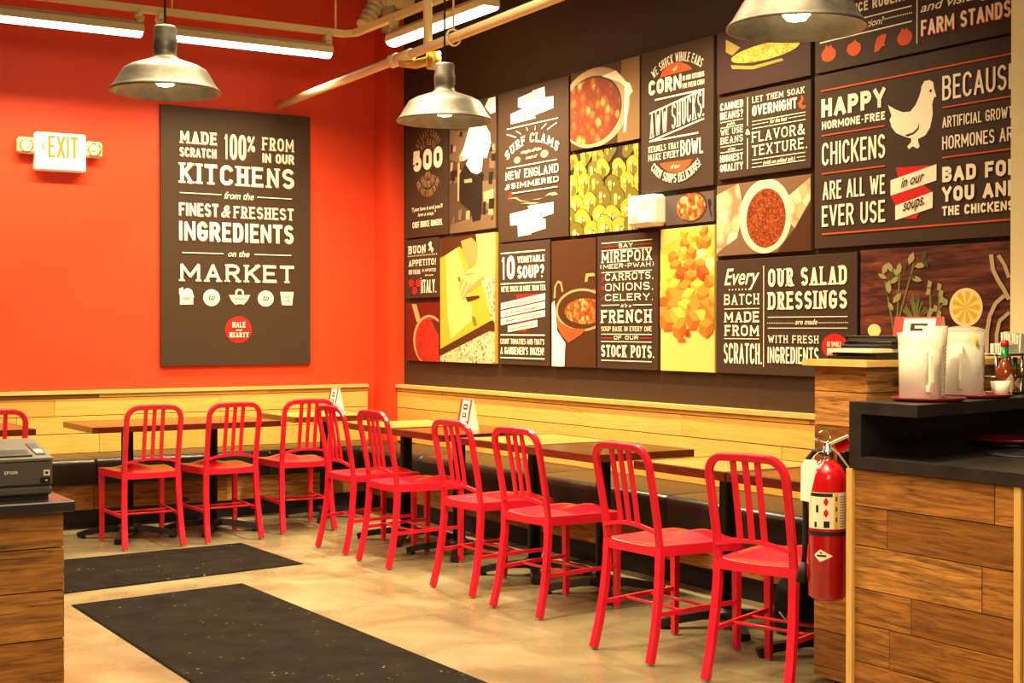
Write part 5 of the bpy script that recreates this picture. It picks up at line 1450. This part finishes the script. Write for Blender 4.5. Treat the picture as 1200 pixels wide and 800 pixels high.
m = MB(); slab_wood(m, (XL+.004-3.8, 2.541-2.6, 0), (XL+.03-3.8, 2.563-2.6, .872), 2, .0); m.build('corner_trim', TRIMWOOD, ct)
m = MB(); slab_wood(m, (XL+.008-3.8, 1.72-2.6, 0), (XL+.03-3.8, 2.532-2.6, .872), 2, .0, (3, 5)); m.build('door_panel', TRIMWOOD, ct)
m = MB().lathe([(.16, .0), (.158, .006), (.125, .007), (.118, .0)], 40); o = m.build('waste_ring', BLACK_RUBBER, ct, (3.78-3.8, 2.89-2.6, .9102))
MB().lathe([(.118, .0008), (.0, .0008)], 40, closed=True).build('waste_hole_shade', mat('painted hole shade', '#050404', .9), ct, (3.78-3.8, 2.89-2.6, .9102))  # flat disc, the shade inside the opening painted as black

def tray(label, loc, r=.115):
    m = MB().lathe([(0, 0), (r*.86, 0), (r*.97, .006), (r, .012), (r*.985, .013), (r*.85, .004), (0, .003)], 48, closed=True)
    o = m.build('serving_tray', TRAY, None, loc); return tag(o, label, 'tray', 'burgundy trays')
tray('round burgundy tray under the front water pitcher', (3.475, 3.065, 1.0812))
tray('round burgundy tray under the lidded water pitcher and small cup', (3.785, 3.135, 1.0812))
tray('burgundy tray on the low counter below the raised shelf', (3.95, 3.115, .93), .13)
tag(MB().lathe([(.11, 0), (.115, .01), (.115, .018), (.10, .0195)], 36).build('plate', BLACK_METAL, None, (3.955, 3.135, .9102)), 'black dish under the burgundy tray on the low counter', 'dish')
def pitcher(label, loc, rz, h, lid):
    t = thing('water_pitcher', label, 'pitcher', loc, rz, 'water pitchers')
    r = .068
    prof = [(.001, .0), (r*.92, .0), (r*.95, .004), (r*1.0, h*.85), (r*1.04, h), (r*1.0, h), (r*.96, h*.85), (r*.91, .008), (.001, .008)]
    MB().lathe(prof, 40, closed=True).build('jug', CLEAR, t)
    MB().lathe([(.001, .009), (r*.905, .009), (r*.945, h*.80), (.001, h*.80)], 36, closed=True).build('iced_water', ICE, t)
    path = [(-r*.97, 0, h*.74), (-r*1.25, 0, h*.76), (-r*1.42, 0, h*.66), (-r*1.42, 0, h*.28), (-r*1.25, 0, h*.17), (-r*.95, 0, h*.18)]
    MB().sweep(path, [(-.010, -.005), (.010, -.005), (.010, .005), (-.010, .005)], Vector((0, 1, 0))).build('handle', mat('clear handle', '#fff4da', .1, alpha=.75), t)
    if lid:
        MB().lathe([(r*1.06, h), (r*1.06, h+.006), (r*.7, h+.014), (r*.3, h+.018), (0, h+.019)], 36, closed=True).build('lid', CLEAR, t)
        a = MB().lathe([(0, -.004), (.03, -.004), (.03, .004), (0, .004)], 24, M=Matrix.Translation((-.03, -.035, h*.87)) @ Matrix.Rotation(1.2, 4, 'X') @ Matrix.Rotation(.3, 4, 'Y'), closed=True)
        a.build('lemon_slice', mat('lemon', '#efc32e', .4), t)
    else:
        rr = random.Random(3); m = MB()
        for k in range(14):
            a, q, z = rr.uniform(0, 6.28), rr.uniform(0, .042), h*.8+rr.uniform(-.004, .02)
            M = Matrix.Translation((q*math.cos(a), q*math.sin(a), z)) @ Matrix.Rotation(rr.uniform(0, 3), 4, 'Y') @ Matrix.Rotation(rr.uniform(0, 3), 4, 'X')
            m.box((-.011, -.011, -.011), (.011, .011, .011), .003, M)
        m.build('ice_cubes', CLEAR, t)['kind'] = 'stuff'
    return t
pitcher('clear plastic pitcher of iced water without a lid, front tray', (3.465, 3.09, 1.0845), math.radians(62), .212, False)
pitcher('clear lidded plastic pitcher of water with a lemon slice', (3.757, 3.165, 1.0845), math.radians(35), .215, True)
t = thing('cup_stack', 'tall stack of frosted plastic cups between the two pitchers', 'cups', (3.578, 3.128, 1.0815))
prof = []
for k in range(15): prof += [(.0285+.0004*k, .012*k), (.0315+.0004*k, .012*k+.002), (.0315+.0004*k, .012*k+.005)]
MB().lathe([(0, 0)]+prof+[(.040, .236), (.0, .236)][:1]+[(.037, .236), (.030, .19), (0, .19)], 28, closed=True).build('cups', FROST, t)
m = MB().lathe([(0, 0), (.024, 0), (.033, .05), (.031, .05), (.023, .003), (0, .003)], 28, closed=True)
tag(m.build('small_cup', WHITE, None, (3.868, 3.105, 1.0845)), 'small white cup beside the lidded pitcher', 'cup')
CUPM = None
SAUCE = mat('brown hot sauce', '#8a3a12', .12, spec=.6, coat=.6)
def bottle(label, loc, s=1.0, rz=0):
    t = thing('sauce_bottle', label, 'bottle', loc, rz, 'sauce bottles')
    MB().lathe([(r*s, z*s) for r, z in [(0, 0), (.026, 0), (.029, .004), (.029, .075), (.027, .092), (.016, .112), (.0115, .125), (.0115, .15), (0, .15)]], 28, closed=True).build('bottle', SAUCE, t)
    MB().lathe([(r*s, z*s) for r, z in [(.0125, .128), (.0125, .166), (.0, .166)]], 20, closed=True).build('neck_band', mat('green foil', '#1f7a3c', .3, .3), t)
    MB().lathe([(r*s, z*s) for r, z in [(.011, .166), (.0135, .168), (.013, .188), (.0, .19)]], 20, closed=True).build('cap', mat('red cap', '#b01620', .35), t)
    m = MB(); r = .0297*s; c = math.atan2(-.847, -.532)+.45
    N = 10; g = []
    for i in range(N+1):
        u = i/N*2-1; a = c+u*.95; hh = (1-abs(u))*.034*s+.0005; g.append(m.pts([(r*math.cos(a), r*math.sin(a), .044*s-hh), (r*math.cos(a), r*math.sin(a), .044*s+hh)]))
    for a, b in zip(g, g[1:]): m.face((a[0], b[0], b[1], a[1]), True)
    lb = m.build('label', mat('cream label', '#efdcb4', .5), t)
    return t
bottle('hot sauce bottle with red cap and green neck standing before the caddy', (3.945, 3.15, 1.0812))
cd = thing('condiment_caddy', 'metal caddy holding sauce bottles and paper packets at right end of the shelf', 'caddy', (4.10, 3.255, 1.0812), math.radians(12))
m = MB()
m.box((-.1, -.05, .004), (.1, .05, .01), .002)
m.build('base', CHROME, cd)
for sx in (-.097, -.0, .097):
    for sy in (-.047, .047): MB().tube([(sx, sy, 0), (sx, sy, .14)], .006, 8).build('leg', CHROME, cd)
m = MB()
for z in (.06, .138): 
    m.tube([(-.1, -.05, z), (.1, -.05, z), (.1, .05, z), (-.1, .05, z), (-.1, -.05, z)], .004, 6)
m.build('rim', CHROME, cd)
tag(MB().box((-.046, -.04, 0), (.046, .04, .004)).build('shelf_tray', BLACK_METAL, cd, (-.05, 0, .133)), None)
tag(MB().box((-.046, -.04, 0), (.046, .04, .004)).build('shelf_tray', BLACK_METAL, cd, (.05, 0, .133)), None)
PK = mat('paper packet', '#f5ecd2', .6)
rr = random.Random(8); Mc = Matrix.Translation((4.10, 3.255, 1.0812)) @ Matrix.Rotation(math.radians(12), 4, 'Z')
for n, (bx, hh, num) in enumerate(((-.05, .042, 7), (.05, .075, 8))):
    for k in range(num):
        y = -.034+.0095*k; h = hh+rr.uniform(-.008, .004)
        o = MB().box((-.04, -.0025, 0), (.04, .0025, h), .001).build('paper_packet', PK, None)
        o.matrix_world = Mc @ Matrix.Translation((bx+rr.uniform(-.003, .003), y, .1375)) @ Matrix.Rotation(rr.uniform(-.06, .06), 4, 'Y')
        tag(o, ('short white paper packet in the left half of the metal caddy', 'taller pale paper packet in the right half of the metal caddy')[n], 'packet', ('packets in the left half of the caddy', 'packets in the right half of the caddy')[n])
for k, (x, lab) in enumerate(((-.06, 'hot sauce bottle inside the caddy, left compartment'), (.045, 'hot sauce bottle inside the caddy, right compartment'))):
    p = Mc @ Vector((x, 0, .0102)); bottle(lab, p, .62)
# menus on the ledge
LZ = WT+.0222
def menu(label, x, y, z, rz, w=.2, d=.235, th=.012):
    t = thing('menu_folder', label, 'menu', (x, y, z), rz, 'menu folders on the ledge')
    m = MB(); m.box((-w/2, -d/2, 0), (w/2, d/2, .003), .001); m.box((-w/2, -d/2, th-.003), (w/2, d/2, th), .001); m.box((-w/2, d/2-.004, .003), (w/2, d/2, th-.003)); m.build('cover', MENU_BLACK, t)
    MB().box((-w/2+.006, -d/2+.004, .0032), (w/2-.006, d/2-.006, th-.0032)).build('pages', mat('menu pages', '#3c3530', .6), t)
    return t
menu('black menu folder at the bottom of the stack on the wooden ledge', 3.72, 3.535, LZ, .05)
menu('black menu folder second from bottom of the stack on the ledge', 3.742, 3.536, LZ+.0122, -.08)
tag(MB().box((-.095, -.108, 0), (.085, .105, .013), .001).build('paper_sheets', mat('cream paper', '#efdfb4', .6), None, (3.70, 3.535, LZ+.0245)), 'cream paper sheets lying on the lower menu folders', 'paper')
menu('black menu folder resting on the cream paper sheets', 3.775, 3.536, LZ+.0378, .1, .17)
menu('black menu folder second from top of the stack on the ledge', 3.785, 3.534, LZ+.050, -.05, .17)
menu('black menu folder on the very top of the stack', 3.79, 3.536, LZ+.0622, .06, .17, .225, .02)

# ------------------------------------------------------------------ left counter and printer
lc = thing('counter', 'reclaimed wood counter with black stone top at left foreground', 'counter', (0, 3.7, 0))
MB().box((-1.0, -.305, .8735), (.905, .35, .9), .003).build('countertop', STONE, lc)
m = MB(); m.box((-.98, -.262, 0), (.865, .33, .873)); m.uv = {k: [(0, 0)]*4 for k in range(len(m.f))}; m.tone = {k: .4 for k in range(len(m.f))}
rows = [(0, .11), (.11, .225), (.225, .34), (.34, .455), (.455, .57), (.57, .686), (.686, .788), (.788, .873)]
planks(m, (-.98, -.262, 0), (1, 0, 0), (0, 0, 1), (0, -1, 0), 1.863, rows, .018, RND, .5, 1.2, fixed=[None, None, None, [(1.2, .3), (9, .45)], [(1.1, .5), (9, .42)], [(1.0, .4), (9, .62)], [(1.3, .4), (9, .5)], [(.9, .5), (9, .55)]])
planks(m, (.865, -.28, 0), (0, 1, 0), (0, 0, 1), (1, 0, 0), .6, rows, .018, RND, .5, 1.2)
m.build('wood_panel', RECL, lc)
pr = thing('receipt_printer', 'grey receipt printer on the black counter top at left edge', 'printer', (.79, 3.45, .9))
PG = mat('printer top plastic', '#62594a', .45); PD = mat('printer dark plastic', '#47403a', .5)
def wedge(m, x0, x1, y0, y1, z0, zf, zb, bev=0):
    a = m.pts([(x0, y0, z0), (x1, y0, z0), (x1, y1, z0), (x0, y1, z0)]); b = m.pts([(x0, y0, zf), (x1, y0, zf), (x1, y1, zb), (x0, y1, zb)])
    m.face(a[::-1]); m.face(b)
    for k in range(4): m.face((a[k], a[(k+1) % 4], b[(k+1) % 4], b[k]))
    return m
MB().box((-.068, .012, .0), (.068, .19, .012)).build('base_feet', BLACK_RUBBER, pr)
MB().box((-.075, .0, .012), (.075, .2, .034), .005).build('lower_body', PD, pr)
MB().box((-.075, -.002, .035), (.075, .2, .094), .004).build('front_body', PD, pr)
wedge(MB(), -.0755, .0755, -.003, .2, .0945, .100, .134).build('top_cover', PG, pr)
zt = lambda y: .100+(y+.003)*.034/.203
m = MB(); m.face(m.pts([(-.056, .028, zt(.028)+.0006), (.03, .028, zt(.028)+.0006), (.034, .085, zt(.085)+.0006), (-.056, .085, zt(.085)+.0006)])); m.build('paper_slot', mat('slot black', '#0d0b0a', .4), pr)
wedge(MB(), -.056, .032, .016, .028, zt(.016), zt(.016)+.004, zt(.028)+.004).build('tear_bar', MENU_BLACK, pr)
wedge(MB(), .044, .066, .03, .14, zt(.03)-.001, zt(.03)+.002, zt(.14)+.002).build('button_panel', MENU_BLACK, pr)
wedge(MB(), .046, .064, .04, .075, zt(.04), zt(.04)+.003, zt(.075)+.003).build('feed_button', mat('pale button', '#d9ceb4', .5), pr)
P = Print(.15, .06); P.z = .0006; PR['epson'] = mat('printer lettering', '#cfc4ac', .5); PR['slot'] = mat('slot black', '#0d0b0a', .4)
P.items([('t', 'EPSON', 'sans', .22, [.038, .030, .068, .030, .0075], 'epson'), ('r', [.128, .030, .143, .030, .014], 'epson'), ('r', [.132, .030, .139, .030, .006], 'slot'), ('r', [.120, .012, .143, .012, .013], 'slot'), ('r', [.132, .012, .137, .012, .003], 'epson')])
L = P.build('markings', pr); L.matrix_local = Matrix.Translation((-.075, -.002, .035)) @ M_BACK

# ------------------------------------------------------------------ fire extinguisher
fe = thing('fire_extinguisher', 'red fire extinguisher hung on the end of the low wooden wall', 'extinguisher', (3.468, 3.497, .388))
r = .064
MB().lathe([(0, .0), (.05, .0), (r, .012), (r, .40), (.062, .425), (.048, .452), (.028, .470), (.02, .476), (.02, .485), (0, .485)], 40, closed=True).build('cylinder', EXT_RED, fe)
E_, C_ = Vector((.847, -.532, 0)), Vector((-.532, -.847, 0))
def patch(m, a0, a1, z0, z1, rr_, n=10):
    g = [m.pts([E_*(rr_*math.sin(a))+C_*(rr_*math.cos(a))+Vector((0, 0, z)) for z in (z0, z1)]) for a in [a0+(a1-a0)*k/n for k in range(n+1)]]
    for a, b in zip(g, g[1:]): m.face((a[0], b[0], b[1], a[1]), True)
m = MB(); lab = mat('label white', '#ece2c8', .4); yel = mat('label yellow', '#e5b923', .4); gry = mat('label text grey', '#a89c86', .5); blk = mat('label black', '#1d1815', .5); lred = mat('label red', '#b5161c', .5)
patch(m, -1.45, 1.5, .245, .368, r+.0008, 24)
m.m(1); patch(m, .12, .36, .247, .366, r+.0012)
m.m(3); patch(m, -1.3, .04, .354, .366, r+.0012)
for k in range(3): patch(m, .2, .28, .27+.035*k, .285+.035*k, r+.0016, 2)
patch(m, -.42, -.12, .250, .272, r+.0012, 3); patch(m, -.95, -.8, .25, .268, r+.0012, 2); patch(m, -.85, -.7, .30, .325, r+.0012, 2)
m.m(4)
for z in (.292, .33): patch(m, -.42, -.18, z, z+.014, r+.0012, 3); patch(m, -.36, -.24, z-.005, z+.02, r+.0014, 2)
m.m(2)
for k in range(12): patch(m, .42, 1.3, .252+.0092*k, .2555+.0092*k, r+.0012, 8)
m.build('label', [lab, yel, gry, blk, lred], fe, fix=False)
m = MB(); patch(m, -PI, PI, .222, .236, r+.002, 40); m.build('strap', BLACK_RUBBER, fe)
m = MB(); g = []
for k in range(13):
    a = -.95+1.0*k/12; u = k/12; hh = .021*(1-abs(u-.35)/(.65 if u > .35 else .35))+.0004
    g.append(m.pts([E_*((r+.001)*math.sin(a))+C_*((r+.001)*math.cos(a))+Vector((0, 0, .155+s_*hh)) for s_ in (-1, 1)]))
for a, b in zip(g, g[1:]): m.face((a[0], b[0], b[1], a[1]), True)
m.m(1); patch(m, -.78, -.28, .152, .158, r+.0016, 6); m.m(2); patch(m, -.62, -.5, .162, .168, r+.0016, 2)
m.build('maker_badge', [lab, blk, lred], fe, fix=False)
MB().lathe([(.021, .478), (.023, .483), (.023, .505), (.016, .51), (.016, .53), (0, .53)], 20, closed=True).build('valve', CHROME, fe)
def bar(m, a, b, w, th):
    a, b = Vector(a), Vector(b); m.sweep([a, b], [(-w, -th), (w, -th), (w, th), (-w, th)], Vector((0, 0, 1)))
w3 = lambda e, c, z: E_*e+C_*c+Vector((0, 0, z))
m = MB(); bar(m, w3(-.045, 0, .545), w3(.0, 0, .53), .010, .003); bar(m, w3(-.01, 0, .52), w3(.07, 0, .556), .011, .004); m.build('lever', STEEL, fe)
m = MB(); m.sweep([w3(.005, .004, .52), w3(.035, .006, .495), w3(.068, .008, .45)], [(-.011, -.003), (.011, -.003), (.011, .003), (-.011, .003)], Vector((0, 0, 1)), scale=[.8, 1, .9]); m.build('carry_handle', STEEL, fe)
m = MB(); m.sweep([w3(.03, -.012, .512), w3(.072, -.012, .538)], [(-.012, -.02), (.012, -.02), (.012, .02), (-.012, .02)], Vector((0, 0, 1))); m.build('grip', EXT_RED, fe)
m = MB(); m.tube([w3(-.015+.021*math.cos(a), .012, .553+.021*math.sin(a)) for a in [2*PI*k/20 for k in range(21)]], .0022, 6); m.build('safety_pin_ring', CHROME, fe)
m = MB(); m.tube([w3(-.016, 0, .50), w3(-.045, -.01, .502), w3(-.066, -.02, .47), w3(-.072, -.03, .40), w3(-.068, -.036, .28), w3(-.068, -.036, .19), w3(-.073, -.036, .12)], .0095, 10); m.build('hose', BLACK_RUBBER, fe)
MB().tube([w3(-.073, -.036, .12), w3(-.082, -.036, .05)], .0125, 12, [1, 1.5]).build('nozzle', BLACK_RUBBER, fe)
tg = MB()
a = tg.pts([w3(-.085, .03, .478), w3(-.045, .034, .475), w3(-.045, .036, .45), w3(-.072, .04, .335), w3(-.1, .036, .34), w3(-.097, .032, .45)]); b = tg.pts([Vector(tg.v[k])-C_*.0015 for k in a])
tg.face(a); tg.face(b[::-1])
for k in range(6): tg.face((a[k], a[(k+1) % 6], b[(k+1) % 6], b[k]))
tg.build('inspection_tag', PAPER, fe)
m = MB(); m.tube([w3(-.065, .033, .475), w3(-.04, .026, .50), w3(-.018, .012, .505)], .001, 5); m.build('tag_string', PAPER, fe)
m = MB(); m.box((.062, -.02, .30), (.1, .02, .50), .003); m.box((.062, -.045, .225), (.1, .045, .235)); m.build('wall_bracket', BLACK_METAL, fe)

# black bag under the end of the bench
bg = thing('bag', 'small black bag on the floor under the tables near the low wooden wall', 'bag', (4.25, 4.48, 0), .2)
bpts = []
m = MB(); rings = []
for k in range(9):
    z = .25*k/8; s = [.86, .98, 1, .99, .97, .93, .87, .74, .35][k]
    rings.append(m.pts([((.085*s*abs(math.cos(a))**.6*(1 if math.cos(a) > 0 else -1)), (.075*s*abs(math.sin(a))**.6*(1 if math.sin(a) > 0 else -1)), z+.01*math.sin(3*a)*(k > 0)) for a in [2*PI*q/24 for q in range(24)]]))
for a, b in zip(rings, rings[1:]):
    for q in range(24): m.face((a[q], a[(q+1) % 24], b[(q+1) % 24], b[q]), True)
m.face(rings[0][::-1]); m.face(rings[-1]); m.build('body', mat('black nylon', '#191616', .6), bg)
MB().tube([(-.07, -.05, .19), (-.1, -.05, .12), (-.092, -.02, .07), (-.084, .02, .1)], .004, 6).build('strap', mat('pale cord', '#b9ab8c', .6), bg)
